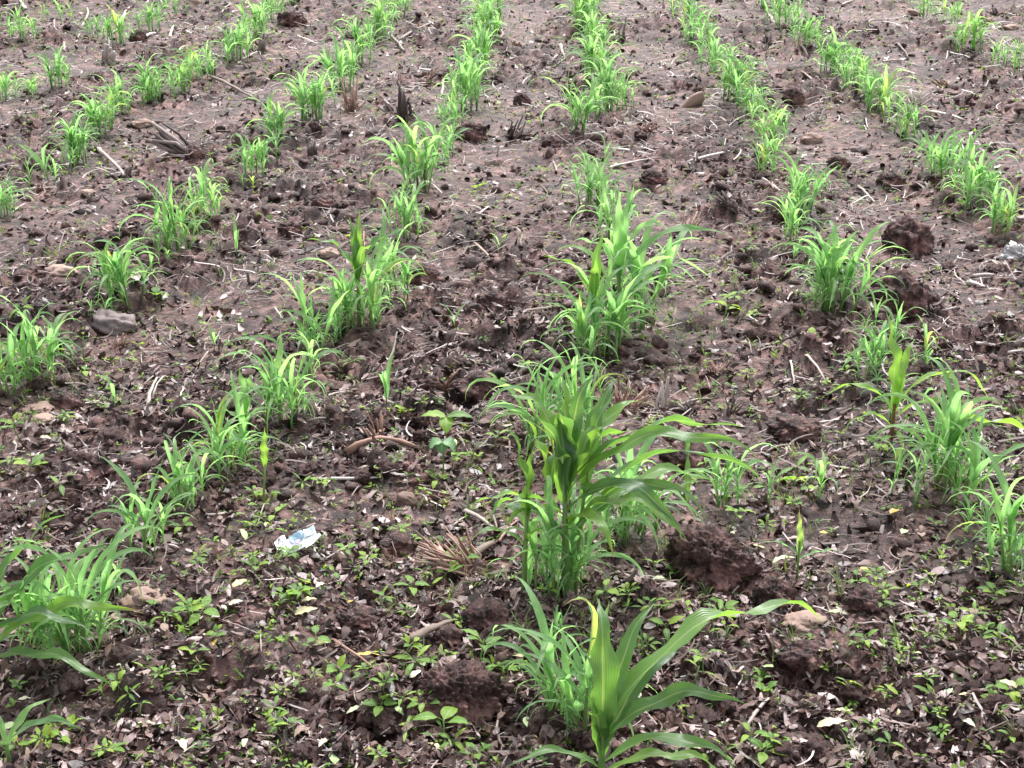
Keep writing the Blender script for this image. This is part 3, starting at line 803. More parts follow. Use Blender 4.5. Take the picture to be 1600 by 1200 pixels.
WD = [weed_geo(2000 + k, nl=(3, 4, 5, 2, 6, 7, 3)[k % 7], lw=(.42, .30, .6, .5, .2, .36)[k % 6], h=(.25, .5, .75, .35)[k % 4], leaf_len=(.55, .45, .4, .6)[(k // 2) % 4], flat=(20, 28, 10)[k % 3]) for k in range(20)]
MARKS = [(880, 932, 'tallest maize'), (465, 868, 'plastic wrapper'), (1110, 925, 'big round clod'), (1212, 955, 'small streaky clod'), (715, 1135, 'streaky bottom clod'), (665, 1005, 'grey log'), (745, 892, 'reddish stubble'),
 (600, 716, 'curved root'), (698, 698, 'bright bean seedling'), (1392, 688, 'yellow green maize'), (1258, 985, 'flat tan stone'), (172, 525, 'mauve rock'), (305, 240, 'dark stalk bundle'), (800, 215, 'black root mass'),
 (636, 186, 'black stubble stump'), (165, 100, 'white stubble stump'), (1070, 180, 'tan wood chip'), (1420, 402, 'lone rough clod'), (1405, 500, 'pointed clod'), (1530, 440, 'pale wood scraps'), (1590, 415, 'white plastic lump'),
 (560, 512, 'thick left clump'), (20, 1000, 'left edge maize'), (940, 1220, 'nearest maize'), (985, 640, 'reddish root tuft'), (550, 172, 'splayed root tuft'), (245, 630, 'white forked twig'), (360, 140, 'long pale stalk'),
 (1570, 905, 'right edge seedlings'), (820, 1036, 'broad cream leaf'), (1295, 492, 'dense right clump'), (970, 520, 'middle maize'), (60, 605, 'left edge clump'), (188, 478, 'bushy left clump'), (1480, 768, 'thick right clump'),
 (1190, 1110, 'leaning dark twig'), (1482, 1088, 'pale upright leaf'), (1480, 1000, 'pale stemmed weeds'), (230, 1138, 'pale green leaf'), (480, 967, 'narrow cream leaf'), (300, 970, 'left litter weeds'), (100, 1180, 'corner weeds'),
 (1268, 226, 'tan wedge stone'), (1520, 54, 'brown rounded stone'), (134, 335, 'angular grey stone'), (1130, 510, 'upright weed clump'), (420, 1112, 'grey rounded stone'), (1240, 690, 'stone capped clod'), (970, 60, 'dark forked stub'),
 (1380, 940, 'right litter weeds'), (830, 440, 'smooth middle soil'), (985, 242, 'flattened pale stalk')]
_mk = [(P(a_, b_), c_) for a_, b_, c_ in MARKS]
_taken = set()
def zone(x, y, used=None):
    m_ = min(_mk, key=lambda q: (q[0].x - x) ** 2 + ((q[0].y - y) * .8) ** 2)
    dx, dy = x - m_[0].x, (y - m_[0].y) * .8
    d = 'left of' if dx < -abs(dy) else 'right of' if dx > abs(dy) else 'in front of' if dy < 0 else 'behind'
    if used is not None:
        ms = sorted(_mk, key=lambda q: (q[0].x - x) ** 2 + ((q[0].y - y) * .8) ** 2)[:6]
        d_ = {'left of': 'left of', 'right of': 'right of'}.get(d, d)
        opts = [f"{'close ' if math.hypot(dx, dy) < .05 * y else 'some way '}{d} the {m_[1]}"]
        opts += [f"between the {ms[0][1]} and the {q[1]}" for q in ms[1:]] + [f"beyond {d} the {m_[1]} towards the {q[1]}" for q in ms[1:]]
        for o_ in opts:
            if (used, o_) not in _taken and len((used + ' ' + o_).split()) <= 16:
                _taken.add((used, o_)); return o_
        return opts[0]
    far_ = ('close ' if math.hypot(dx, dy) < .05 * y else 'some way ')
    return f"{far_}{d} the {m_[1]}"
WS = [(700, 668, 90, 'three large pointed leaves'), (605, 705, 0, 0)]
known = [(570, 1065, 70), (650, 1048, 66), (600, 1080, 60), (750, 1052, 70), (790, 1062, 60), (775, 1085, 50), (690, 1035, 44), (560, 915, 34), (600, 1110, 70), (670, 1120, 60), (640, 1160, 60), (690, 1160, 70), (720, 1175, 66), (760, 1190, 60), (590, 1190, 50),
 (985, 940, 60), (1005, 955, 56), (1070, 965, 60), (1110, 985, 60), (1050, 950, 40), (950, 945, 44), (1135, 835, 44), (1215, 762, 60), (1240, 770, 50), (1245, 745, 50), (1300, 750, 24), (1210, 795, 40),
 (290, 955, 70), (320, 970, 60), (290, 985, 50), (270, 975, 40), (240, 1000, 40), (350, 1000, 40), (445, 945, 60), (470, 935, 50), (430, 955, 40), (250, 1070, 50), (230, 1060, 40), (190, 1090, 50), (225, 1120, 50), (60, 1160, 60), (95, 1170, 60), (165, 1090, 50), (170, 1190, 50), (120, 1140, 40),
 (445, 875, 40), (395, 880, 40), (310, 880, 44), (400, 800, 50), (430, 812, 50), (380, 790, 40), (460, 1165, 50), (430, 1120, 40), (440, 1090, 50), (395, 1145, 40), (530, 1085, 40), (490, 1060, 40),
 (1450, 1000, 46), (1500, 1000, 56), (1530, 1008, 50), (1560, 1010, 50), (1480, 985, 44), (1320, 1095, 46), (1390, 1090, 56), (1400, 1100, 44), (1450, 1095, 50), (1545, 1100, 50), (1470, 1160, 50), (1380, 1180, 46), (1320, 1150, 40), (1370, 950, 60), (1385, 935, 50), (1355, 1020, 40), (1200, 1080, 40), (1170, 1170, 60), (1190, 1185, 60), (1405, 1015, 30), (1590, 945, 50), (1580, 1160, 40),
 (750, 298, 30), (845, 280, 34), (860, 270, 30), (1047, 300, 34), (1130, 500, 60), (1120, 480, 50), (1145, 470, 50), (1175, 500, 34), (40, 500, 44), (155, 495, 34), (245, 465, 40), (260, 480, 34), (740, 440, 30), (860, 490, 36), (905, 500, 30), (870, 610, 34), (780, 600, 40), (820, 585, 34), (690, 760, 44), (660, 640, 34), (740, 720, 60), (725, 725, 40), (640, 620, 34), (555, 575, 44), (530, 580, 40), (500, 770, 50), (1170, 595, 44), (1215, 545, 40), (1260, 540, 34), (1320, 630, 40), (1370, 710, 50), (1320, 600, 30), (110, 560, 50), (135, 560, 50), (130, 590, 40), (35, 690, 60), (20, 730, 60), (90, 770, 44), (65, 830, 44), (60, 860, 40), (70, 905, 44), (165, 835, 40), (330, 870, 40), (1100, 740, 50), (1250, 630, 44),
 (1170, 545, 30), (700, 905, 60), (760, 860, 30), (620, 845, 44), (640, 850, 40), (720, 975, 40), (660, 905, 40), (575, 890, 44), (640, 925, 60), (1030, 905, 40), (1060, 1110, 40), (1090, 1080, 60), (1010, 1020, 50), (1140, 955, 44), (300, 1030, 44), (600, 950, 40), (490, 1010, 40), (850, 470, 26), (1600, 1090, 40), (1195, 1090, 36)]
rw = random.Random(77)
cand = [(a + rw.uniform(-5, 5), b + rw.uniform(-4, 4), c * rw.uniform(.7, 1.0)) for a, b, c in known]
for a, b, c in known:
    if b > 700 and len(cand) < 255: cand.append((a + rw.uniform(-45, 45), b + rw.uniform(-22, 22), c * rw.uniform(.5, .95)))
while len(cand) < 300:
    ey = 1215 - 900 * rw.random() ** 1.7; ex = rw.uniform(-10, 1610)
    cand.append((ex, ey, rw.uniform(14, 44) * (.35 + .65 * ey / 1200)))
protoW = {}
for i, (px, py, sz) in enumerate(cand):
    p = P(px, py); k = rw.randrange(len(WD)); s_ = sz / pxm(px, py) / .95
    near = sz > 26
    if near:
        if k in protoW: o = copy_tree(protoW[k])
        else: o = protoW[k] = build_plant('broadleaf_weed', WD[k])
    else:
        if ('m', k) in protoW: o = protoW[('m', k)].copy(); col.objects.link(o)
        else:
            V, T, U = merge_parts(WD[k]); o = protoW[('m', k)] = mesh_obj('broadleaf_weed', V, [tuple(int(a) for a in t) for t in T], M['weed'], None, U)
    o.location = p + Vector((0, 0, .003)); o.scale = (s_, s_ * rw.uniform(.8, 1.1), s_ * rw.uniform(.6, 1.2)); o.rotation_euler = (rw.gauss(0, .2), rw.gauss(0, .2), rw.uniform(0, 6.28))
    szw = 'large' if sz > 52 else 'medium sized' if sz > 36 else 'small' if sz > 22 else 'tiny'
    wl = f"{szw} green leafy weed"; tag(o, f"{wl} {zone(p.x, p.y, wl)}", 'weed', 'broadleaf weed seedlings on the soil')
# the two bean seedlings
def seedling(px, py, h, leaves, mk, label, name='bean_seedling'):
    root = empty(name, P(px, py)); r = random.Random(px)
    V, F, U = tube_geo([(0, 0, -.02), (.002, 0, h * .5), (0, 0, h)], [.0022, .002, .0016], 6); mesh_obj('stem', V, F, M['redstem'] if mk == 'weed' else M['stem'], root, U)
    for (az, L, W, e0, bd) in leaves:
        V, F, U = leaf_geo((0, 0, h), R(az), L, W, e0, bd, 1.2, 0, .2, .04, 9, 0, 'ovate', r=r); mesh_obj('leaf', V, F, M[mk], root, U)
    tag(root, label, 'seedling'); return root
seedling(698, 698, .075, [(182, .062, .040, 22, 50), (-2, .066, .040, 22, 55), (275, .055, .034, 0, 60)], 'weed', 'bright green bean seedling with three wide leaves on a dark stem')
seedling(692, 745, .085, [(190, .042, .044, 10, 120), (-10, .042, .044, 10, 120), (270, .03, .03, -20, 60)], 'blueweed', 'pale bluish bean seedling with two drooping leaves on a thin stem')
seedling(1262, 775, .02, [(200, .02, .02, 10, 40), (10, .02, .02, 10, 40)], 'weed', 'tiny two leaved seedling on dark crumbly soil right of centre')

# tiny weeds and low grass that nobody could count
TW = []
for k in range(8):
    r = random.Random(3000 + k); V, T, U = [], [], []
    for j in range(r.randint(3, 6)):
        a = r.uniform(0, 6.28); L = r.uniform(.5, 1); w_ = r.uniform(.10, .22); e = r.uniform(.1, .7); b = len(V)
        dx, dy = math.cos(a), math.sin(a)
        for (t, ww, zz) in ((0, .02, 0), (.5, w_, e * .6), (1, .01, e * .55)):
            V += [(dx * t * L - dy * ww, dy * t * L + dx * ww, zz * L + .1), (dx * t * L + dy * ww, dy * t * L - dx * ww, zz * L + .1)]; U += [(0, t), (1, t)]
        T += [(b, b + 1, b + 3), (b, b + 3, b + 2), (b + 2, b + 3, b + 5), (b + 2, b + 5, b + 4)]
    TW.append((np.array(V), np.array(T), np.array(U)))
x, y = fan(17000, 1.7, 13, 1.15)
dens = sstep(-.15, .35, fbm(x * 1.3, y * 1.0, 55, 3)) * .8 + .10 + .6 * sstep(7.5, 10, y) * sstep(.4, -.2, x / y)
keep = rng.random(len(x)) < dens; x, y = x[keep], y[keep]; n = len(x)
s = .006 + .015 * rng.random(n) ** 2 + .0008 * y
o = scatter_mesh('ground_weeds', TW, rng.integers(0, 8, n), np.stack([x, y, H(x, y) + .003], -1), rotmats(rng.random(n) * 6.3, rng.normal(0, .25, n), rng.normal(0, .25, n)), s, M['weed'], rng.random(n))
tag(o, 'tiny green weed sprouts dotted all over the soil', kind='stuff')
GR = []
for k in range(8):
    r = random.Random(3300 + k); gp = []
    for j in range(r.randint(4, 7)):
        gp.append(('leaf', leaf_geo((r.uniform(-.1, .1), r.uniform(-.1, .1), -.05), r.uniform(0, 6.28), r.uniform(.6, 1.1), r.uniform(.04, .08), r.uniform(55, 88), r.uniform(50, 130), 1.4, 0, .3, 0, 5, r=r), 'grass'))
    GR.append(merge_parts(gp))
x, y = fan(9500, 1.8, 13, .6)
dens = sstep(.0, .4, fbm(x * 1.0 + 7, y * .9, 66, 3)) * .55 + .10 + .9 * sstep(6.5, 9.5, y) * sstep(.15, -.25, x / y) + .25 * sstep(7, 10, y)
keep = rng.random(len(x)) < dens; x, y = x[keep], y[keep]; n = len(x)
o = scatter_mesh('grass_tufts', GR, rng.integers(0, 8, n), np.stack([x, y, H(x, y)], -1), rotmats(rng.random(n) * 6.3, rng.normal(0, .2, n), rng.normal(0, .2, n)), .018 + .042 * rng.random(n) ** 1.6, M['grass'], rng.random(n))
tag(o, 'fine grey green grass sprouting between the rows', kind='stuff')

# ---------------------------------------------------------------- clods, stones
def clod(px, py, wpx, hpx, label, seed, name='soil_clod', cat='clod', mat='clod', streak=.10, amp=.30, sub=4, flat=1.0, sink=.27, group='soil clods'):
    """wpx/hpx: size in the photograph; py is the foot"""
    k = pxm(px, py); p = P(px, py - hpx * .15); V, T = lump(sub, seed, amp, 1.25, streak)
    rx = wpx / k / 2; rz = hpx / k / 1.8; ry = rx * .85
    V = V * np.array([rx, ry, rz * flat]); V[:, 2] += rz * flat * (1 - 2 * sink)
    o = fast_mesh(name, V, T, M[mat], smooth=True)
    o.location = (p.x, p.y + ry * .5, p.z - .004); o.rotation_euler = (0, 0, 0)
    tag(o, label, cat, group); return o
C_ = [(1110, 925, 125, 95, 'largest round streaky clod right of the tallest maize'), (1212, 955, 66, 52, 'small upright streaky clod under the single maize seedling'), (715, 1135, 130, 90, 'broad streaky clod among weeds near the bottom'),
 (1420, 404, 72, 66, 'dark rough clod standing on smooth soil at upper right'), (1405, 502, 86, 78, 'pointed angular clod left of the pale wood scraps'), (735, 225, 50, 34, 'dark square clod with a pale chip in the upper middle'),
 (862, 235, 30, 22, 'dark clod beside the black root mass'), (815, 168, 26, 24, 'round clod behind the black root mass'), (1230, 340, 40, 20, 'low clod right of the upper centre row'), (1240, 165, 34, 26, 'dark clod between first and second right rows'),
 (455, 45, 44, 30, 'dark clod at upper left beside a green row'), (215, 68, 26, 22, 'dark clod behind the white stubble stump'), (1395, 295, 40, 26, 'dark crumbly clod above the lone upper right clod'), (660, 450, 60, 36, 'rough clod right of the thick left clump'),
 (770, 490, 50, 36, 'streaked clod edge between left and centre rows'), (820, 440, 46, 22, 'low dark clod on smooth soil in the middle'), (1075, 740, 70, 50, 'dark clod under the arching maize leaves'), (745, 625, 70, 40, 'rough clod behind the bright bean seedling'),
 (1020, 290, 40, 24, 'clod right of the centre row near pale straws'), (1245, 690, 80, 36, 'broad low clod capped by a pinkish stone'), (150, 135, 26, 22, 'dark clod left of the fourth row gap'), (1460, 290, 30, 18, 'clod beneath the second right row'),
 (1500, 520, 60, 22, 'low ridge clod under pale chips at right'), (620, 870, 60, 34, 'clod left of the reddish stubble'), (560, 985, 60, 34, 'low clod left of the grey log'), (760, 990, 80, 46, 'reddish crumbling clod right of the grey log'), (1260, 1050, 80, 44, 'broken clod below the flat tan stone'),
 (1350, 960, 60, 40, 'reddish clod in the right litter'), (1310, 265, 34, 22, 'clod between right rows above the hollow'), (100, 640, 50, 26, 'crumbling clod left of the first left row'), (200, 660, 60, 26, 'flat clod under the white dry twig'), (700, 1010, 50, 30, 'small clod in litter right of the grey log end'), (500, 330, 50, 26, 'clod between the first two left rows'), (455, 370, 44, 26, 'dark clod near the two small stones')]
for i, (px, py, w_, h_, lab) in enumerate(C_):
    clod(px, py, w_, h_, lab, 300 + i * 7, sub=6 if w_ > 90 else 5, streak=.16 if w_ > 60 else .06, amp=.30)
rc = random.Random(9)
base_clods = []
for k in range(9):
    V, T = lump(4, 700 + k * 5, .36, 1.5, .08); o = fast_mesh('soil_clod', V, T, M['clod'], smooth=True); base_clods.append(o)
cnt = 0
for i in range(900):
    ey = 1190 * rc.random() ** .75; ex = rc.uniform(-20, 1620)
    p = P(ex, ey)
    if rc.random() > float(cloddy(np.array([p.x]), np.array([p.y]))[0]): continue
    s_ = rc.uniform(.012, .032)
    if ey > 760 and rc.random() < .6: continue
    if s_ * pxm(ex, ey) < 5: continue
    o = base_clods[cnt] if cnt < 9 else base_clods[rc.randrange(9)].copy()
    if cnt >= 9: col.objects.link(o)
    o.location = (p.x, p.y, p.z + s_ * .1); o.scale = (s_, s_ * rc.uniform(.7, 1), s_ * rc.uniform(.55, .85)); o.rotation_euler = (rc.uniform(-.3, .3), rc.uniform(-.3, .3), rc.uniform(0, 6.28))
    wl = f"{'big' if s_ > .026 else 'medium' if s_ > .019 else 'small'} rough brown clod"; tag(o, f"{wl} {zone(p.x, p.y, wl)}", 'clod', 'soil clods'); cnt += 1
    if cnt >= 240: break

S_ = [(634, 797, 34, 28, 'tan', 'round tan grey stone below the pale stick'), (172, 525, 66, 44, 'grey', 'big mauve grey rock left of the bare soil patch'), (92, 435, 46, 22, 'tan', 'flat tan stone near the upper left edge'), (222, 200, 36, 16, 'tan', 'tan stone touching the dark stalk bundle'),
 (134, 335, 26, 18, 'grey', 'angular grey stone with a straw behind it'), (134, 308, 26, 16, 'tan', 'tan stone just above the angular grey one'), (103, 358, 16, 13, 'tan', 'small orange tan pebble on left soil'), (31, 330, 10, 9, 'tan', 'little yellow tan pebble at the left edge'), (1268, 226, 34, 20, 'tan', 'tan wedge stone between the right rows'),
 (1520, 54, 26, 16, 'tan', 'brown rounded stone at the upper right'), (1580, 48, 24, 12, 'tan', 'brown stone beside a straw in the upper right corner'), (1430, 26, 26, 14, 'tan', 'tan stone left of the third right row'), (222, 955, 66, 34, 'tan', 'flat tan stone behind the left litter weeds'), (184, 978, 28, 20, 'tan', 'small orange stone beside the left clump stems'),
 (1258, 985, 66, 24, 'tan', 'flat tan stone in the right litter'), (1355, 622, 32, 24, 'grey', 'pale stone half hidden by the yellow green maize'), (1235, 665, 44, 20, 'tan', 'pinkish slab stone on top of a dark clod'), (535, 365, 34, 16, 'tan', 'flat pinkish stone behind the thick left clump'), (512, 405, 34, 20, 'tan', 'pale tan stone left of the thick left clump'),
 (545, 345, 16, 12, 'tan', 'small orange stone at left of the first left row'), (300, 14, 24, 20, 'tan', 'tan upright stone at the top left edge'), (860, 545, 20, 18, 'tan', 'small tan stone just left of the centre row'), (1310, 160, 14, 10, 'tan', 'small pale stone right of the second right row gap'), (405, 785, 26, 24, 'tan', 'tan stone behind the spear like maize seedling'),
 (60, 645, 50, 14, 'tan', 'flat pinkish slab on the left soil'), (65, 660, 40, 14, 'tan', 'lower pinkish slab on the left soil'), (420, 1112, 34, 20, 'grey', 'grey rounded stone in the bottom litter'), (1300, 940, 14, 16, 'tan', 'small cream upright pebble in the right litter'), (605, 192, 12, 10, 'tan', 'tiny tan pebble by the black stubble'), (1435, 925, 16, 12, 'tan', 'little pinkish pebble in right litter'),
 (458, 158, 10, 12, 'tan', 'orange tan pebble beside the second left row'), (415, 950, 12, 14, 'tan', 'small orange brown pebble in left litter'), (1345, 240, 24, 14, 'grey', 'small grey stone right of the tan wedge stone'), (1345, 900, 20, 12, 'tan', 'little tan pebble in the litter right of the maize seedling')]
for i, (px, py, w_, h_, kd, lab) in enumerate(S_):
    clod(px, py, w_, h_, lab, 900 + i * 3, 'stone', 'stone', 'stone_' + kd, 0, .22 if h_ / w_ > .7 else .32, 4, 1.0 if h_ / w_ > .7 else .9, .18 if h_ / w_ > .7 else .3, 'stones lying on the soil')

# ---------------------------------------------------------------- sticks, straws, stubble
def stick(a, b, wpx, label, mat='straw', name='dry_stick', cat='stick', arch=0.0, taper=.6, group='dry sticks on the soil', seg=7, wob=.008, lift=0.0, ends=(0, 0), n=7):
    """from pixel a to pixel b, lying on the soil"""
    A, B = P(*a), P(*b); A.z += ends[0]; B.z += ends[1]
    k = pxm(*a); rad = wpx / k / 2; L = (B - A).length; r = random.Random(a[0] * 7 + b[1])
    pts, rr = [], []
    for i in range(seg + 1):
        t = i / seg; p = A.lerp(B, t)
        p.x += L * wob * r.uniform(-1, 1); p.y += L * wob * r.uniform(-1, 1)
        g = Hs(p.x, p.y, .04)
        lin = A.z * (1 - t) + B.z * t
        p.z = (max(lin, g * .25 + lin * .75)) + rad * .8 + lift + arch * math.sin(math.pi * t) ** .6
        pts.append(p); rr.append(rad * (1 - (1 - taper) * t) * r.uniform(.88, 1.12))
    c = pts[0].copy()
    V, F, U = tube_geo([p - c for p in pts], rr, n)
    V2 = []
    for i, v in enumerate(V):
        q = pts[i // n] - c; e_ = Vector(v) - q; j = .55 if i // n in (0, len(pts) - 1) else .22
        e_ *= 1 + r.uniform(-j, j); e_.z *= .72
        ax = (pts[-1] - pts[0]).normalized() * (rad * r.uniform(-2.2, 1.2) if i // n in (0, len(pts) - 1) else 0) * (-1 if i // n == 0 else 1)
        V2.append((q + e_ + ax)[:])
    o = mesh_obj(name, V2, F, M[mat]); o.location = c
    tag(o, label, cat, group); return o
ST = [
 ((545, 712), (660, 716), 13, 'thick reddish root arching over the soil left of centre', 'redstalk', .035), ((490, 752), (592, 749), 8, 'long pale stick lying flat below the curved root', 'straw', 0), ((285, 815), (352, 806), 9, 'pale brown stick behind the plastic wrapper', 'straw', 0),
 ((720, 895), (778, 852), 17, 'thick grey brown stick leaning out of the reddish stubble', 'wood', .01), ((778, 852), (812, 815), 6, 'thin reddish twig rising from the thick grey stick', 'redstalk', .01), ((760, 905), (830, 892), 13, 'short grey stick lying right of the reddish stubble', 'wood', 0),
 ((720, 800), (780, 838), 9, 'pale split stick behind the reddish stubble', 'straw', .01), ((768, 808), (778, 835), 6, 'short pale stick crossing behind the reddish stubble', 'straw', .01), ((330, 122), (402, 160), 6, 'long pale straight stalk at the upper left', 'straw', .01),
 ((622, 66), (688, 34), 6, 'pale stalk lying diagonally near the top middle', 'straw', .01), ((612, 58), (632, 82), 5, 'short pale stalk below the diagonal one at top middle', 'straw', .005), ((945, 236), (1020, 246), 7, 'pale flattened stalk right of the upper centre row', 'straw', .005), ((950, 265), (1018, 250), 5, 'thin pale stalk just under the flattened one', 'straw', .005),
 ((1075, 256), (1140, 240), 7, 'pale stalk lying left of the first right row', 'straw', .005), ((875, 72), (882, 96), 6, 'short white stalk standing left of the upper centre row', 'straw', .01), ((1185, 278), (1226, 306), 5, 'thin pale stalk left of the first right row', 'straw', .005), ((1165, 262), (1200, 305), 4, 'dark thin stalk beside the pale one in right row', 'darkstalk', .005),
 ((1200, 26), (1214, 48), 7, 'white stalk standing between upper right rows', 'straw', .01), ((1255, 118), (1275, 134), 5, 'pale bent stalk left of the second right row', 'straw', .005), ((1262, 260), (1305, 259), 4, 'thin pale stalk right of the first right row', 'straw', .005), ((1340, 292), (1366, 318), 5, 'pale crossed straw on smooth upper right soil', 'straw', .005), ((1455, 178), (1505, 190), 6, 'pale stalk behind the second right row', 'straw', .005),
 ((1378, 98), (1412, 96), 4, 'pale straw near the second right row top', 'straw', .004), ((1520, 435), (1554, 434), 9, 'pale flat wood scrap at the right', 'straw', .004), ((1510, 444), (1538, 452), 9, 'second pale wood scrap just below the flat one', 'straw', .004), ((1525, 540), (1556, 544), 8, 'pale wood scrap farther down at the right', 'straw', .004), ((1570, 555), (1600, 552), 6, 'pale straw at the right edge', 'straw', .004),
 ((1165, 1140), (1212, 1085), 7, 'dark twig leaning in the litter right of the nearest maize', 'wood', .01), ((1195, 710), (1240, 698), 5, 'white thin twig on dark soil right of centre', 'straw', .01), ((1258, 556), (1290, 600), 5, 'white thin twig leaning right of centre', 'straw', .01), ((1235, 565), (1240, 600), 4, 'short white twig left of the leaning one', 'straw', .01), ((1150, 505), (1170, 475), 4, 'thin dark twig beside the broadleaf clump', 'darkstalk', .01),
 ((1060, 640), (1112, 626), 6, 'pale forked twig right of the root tuft', 'straw', .01), ((1020, 910), (1060, 918), 8, 'pale short stick right of the maize stems', 'straw', .004), ((895, 880), (920, 905), 5, 'dark thin stick at the foot of the maize', 'darkstalk', .004), ((1400, 70), (1420, 95), 4, 'dark thin twig standing at the upper right', 'darkstalk', .02), ((1250, 75), (1262, 92), 5, 'short black twig left of the second right row', 'darkstalk', .02),
 ((120, 70), (138, 15), 5, 'pale upright stalk at the top left', 'straw', .01), ((100, 82), (103, 54), 6, 'white upright stub left of the fourth row', 'straw', .01), ((40, 18), (30, 2), 6, 'white stalk in the top left corner', 'straw', .01), ((152, 235), (195, 278), 8, 'pale thick stalk ending in a dark root at left', 'straw', .01), ((178, 52), (205, 10), 5, 'thin pale stalk near the top left rows', 'straw', .01), ((235, 76), (275, 78), 4, 'thin pale straw right of the white stubble stump', 'straw', .004),
 ((265, 60), (272, 42), 5, 'short white straw near the fourth left row', 'straw', .01), ((225, 62), (245, 54), 6, 'white split straw above the stubble stump', 'straw', .01), ((690, 152), (694, 125), 5, 'short pale upright straw left of the first left row', 'straw', .01), ((776, 64), (779, 42), 5, 'pale upright straw right of the first left row', 'straw', .01), ((783, 70), (785, 46), 5, 'taller pale upright straw right of the first left row', 'straw', .01),
 ((600, 610), (622, 520), 5, 'thin pale crooked twig right of the thick left clump', 'straw', .01), ((230, 640), (248, 592), 6, 'white forked dry twig in the left soil', 'straw', .02), ((237, 625), (262, 590), 4, 'thin white side twig in the left soil', 'straw', .02), ((280, 650), (288, 610), 4, 'thin pale upright twig right of the forked one', 'straw', .02), ((300, 648), (325, 628), 4, 'thin pale leaning twig in the left soil', 'straw', .01),
 ((185, 575), (185, 560), 3, 'tiny twig', 'straw', .01), ((1315, 10), (1335, 2), 5, 'straw at the top edge of the second right row', 'straw', .004), ((1560, 200), (1600, 195), 4, 'pale straw at right edge below third row', 'straw', .004), ((1555, 820), (1598, 800), 6, 'dark stick behind the right edge seedlings', 'darkstalk', .004), ((870, 270), (860, 240), 4, 'thin straw left of upper centre row', 'straw', .004), ((1270, 950), (1300, 962), 5, 'pale splinter above the flat tan stone', 'straw', .004),
 ((520, 1000), (600, 1060), 5, 'pinkish thin stalk crossing the litter at lower left centre', 'redstalk', .004), ((740, 380), (770, 410), 5, 'brown stalk bits on smooth soil in the middle', 'redstalk', .004), ((420, 1000), (330, 965), 3, 'thin twig in the left litter', 'darkstalk', .004), ((1305, 985), (1285, 935), 3, 'thin pale fibre near the cream pebble', 'straw', .01), ((1430, 900), (1480, 930), 4, 'grey thin stick in the right litter', 'straw', .004)]
for a, b, w_, lab, mt, ar in ST:
    if lab == 'tiny twig': continue
    stick(a, b, w_, lab, mt, arch=ar)
# the grey log with its pale broken end
lg = stick((628, 1022), (706, 980), 22, 'thick grey split log lying in the bottom litter', 'wood', 'dry_log', 'log', 0.01, .45, None, 8, .02, n=9)
del_keys = None
# wood chip wedge upper right
def wedge(px, py, w_, h_, ang, label, mat='stone_tan'):
    k = pxm(px, py); V, T = lump(3, px, .12, 1.2); V = V * np.array([w_ / k / 2, .022, h_ / k / 2]); V[:, 2] *= 1 - .45 * np.clip(V[:, 0] / (w_ / k / 2), -1, 1) * -1
    o = fast_mesh('wood_chip', V, T, M[mat]); p = P(px, py); o.location = p + Vector((0, 0, .012)); o.rotation_euler = (R(20), R(-ang), R(15)); tag(o, label, 'wood chip')
wedge(1080, 165, 52, 22, 32, 'large tan wedge shaped wood chip left of the first right row')

def stubble(px, py, n, hpx, lean, spread, wpx, label, mat='darkstalk', root=True, seed=0, name='crop_stubble'):
    """a cut crop stump: stalks fanning from one foot. lean: (dx,dy) in units of height"""
    base = P(px, py); k = pxm(px, py); h = hpx / k; r = random.Random(seed + px); e = empty(name, base)
    for i in range(int(n * 2.2)):
        a = r.uniform(0, 6.28); q = spread * h * r.random() ** .5
        tx, ty = lean[0] * h + math.cos(a) * q, lean[1] * h + math.sin(a) * q
        hz = h * r.choice((1, 1, .55, .3)) * r.uniform(.5, 1.1) * max(.12, 1 - .75 * math.hypot(*lean))
        f0 = .12 * h; b = (math.cos(a) * f0 * r.random(), math.sin(a) * f0 * r.random(), -.012)
        m_ = tuple(b[j] * .5 + (tx, ty, hz)[j] * .5 + r.uniform(-.10, .10) * h for j in range(3))
        rad = wpx / k / 2 * r.uniform(.3, 1.0)
        V, F, U = tube_geo([b, m_, (tx, ty, hz)], [rad, rad, rad * r.uniform(.3, .9)], 6)
        mesh_obj('stalk', V, F, M[mat], e, U)
    if root:
        V, F = [], []
        for i in range(26):
            a = r.uniform(0, 6.28); L = h * r.uniform(.25, .6); rad = wpx / k * .12
            p0 = (0, 0, h * .10); p1 = (math.cos(a) * L * .5, math.sin(a) * L * .5, h * r.uniform(.02, .2)); p2 = (math.cos(a + .4) * L, math.sin(a + .4) * L, -.006)
            v, f, u = tube_geo([p0, p1, p2], [rad, rad * .8, rad * .4], 4); off = len(V); V += v; F += [tuple(j + off for j in q_) for q_ in f]
        mesh_obj('root_fibre', V, F, M[mat], e, smooth=True)['kind'] = 'stuff'
        ms = lump(3, int(px), .3, 1.3); v = ms[0] * h * .17
        o = fast_mesh('root_ball', v, ms[1], M['clod'], smooth=False); o.parent = e
    tag(e, label, 'stubble', 'old crop stubble in the field'); return e
stubble(305, 240, 12, 95, (-.75, .25), .20, 7, 'long bundle of weathered dark stalks leaning left at upper left')
stubble(800, 215, 12, 48, (.3, -.3), .6, 5, 'black splayed root mass in the upper middle')
stubble(636, 186, 7, 52, (-.05, 0), .28, 9, 'black upright stubble stump left of the first left row')
stubble(615, 180, 4, 34, (-.45, 0), .2, 7, 'small black stub leaning left beside the upright stump')
stubble(165, 100, 8, 44, (.1, 0), .32, 8, 'white bleached stubble stump at the top left', 'straw')
stubble(550, 172, 11, 52, (.0, .0), .50, 5, 'pinkish brown splayed root tuft between left rows', 'redstalk')
stubble(490, 245, 6, 36, (.0, 0), .22, 8, 'short brown stump right of the dark stalk bundle')
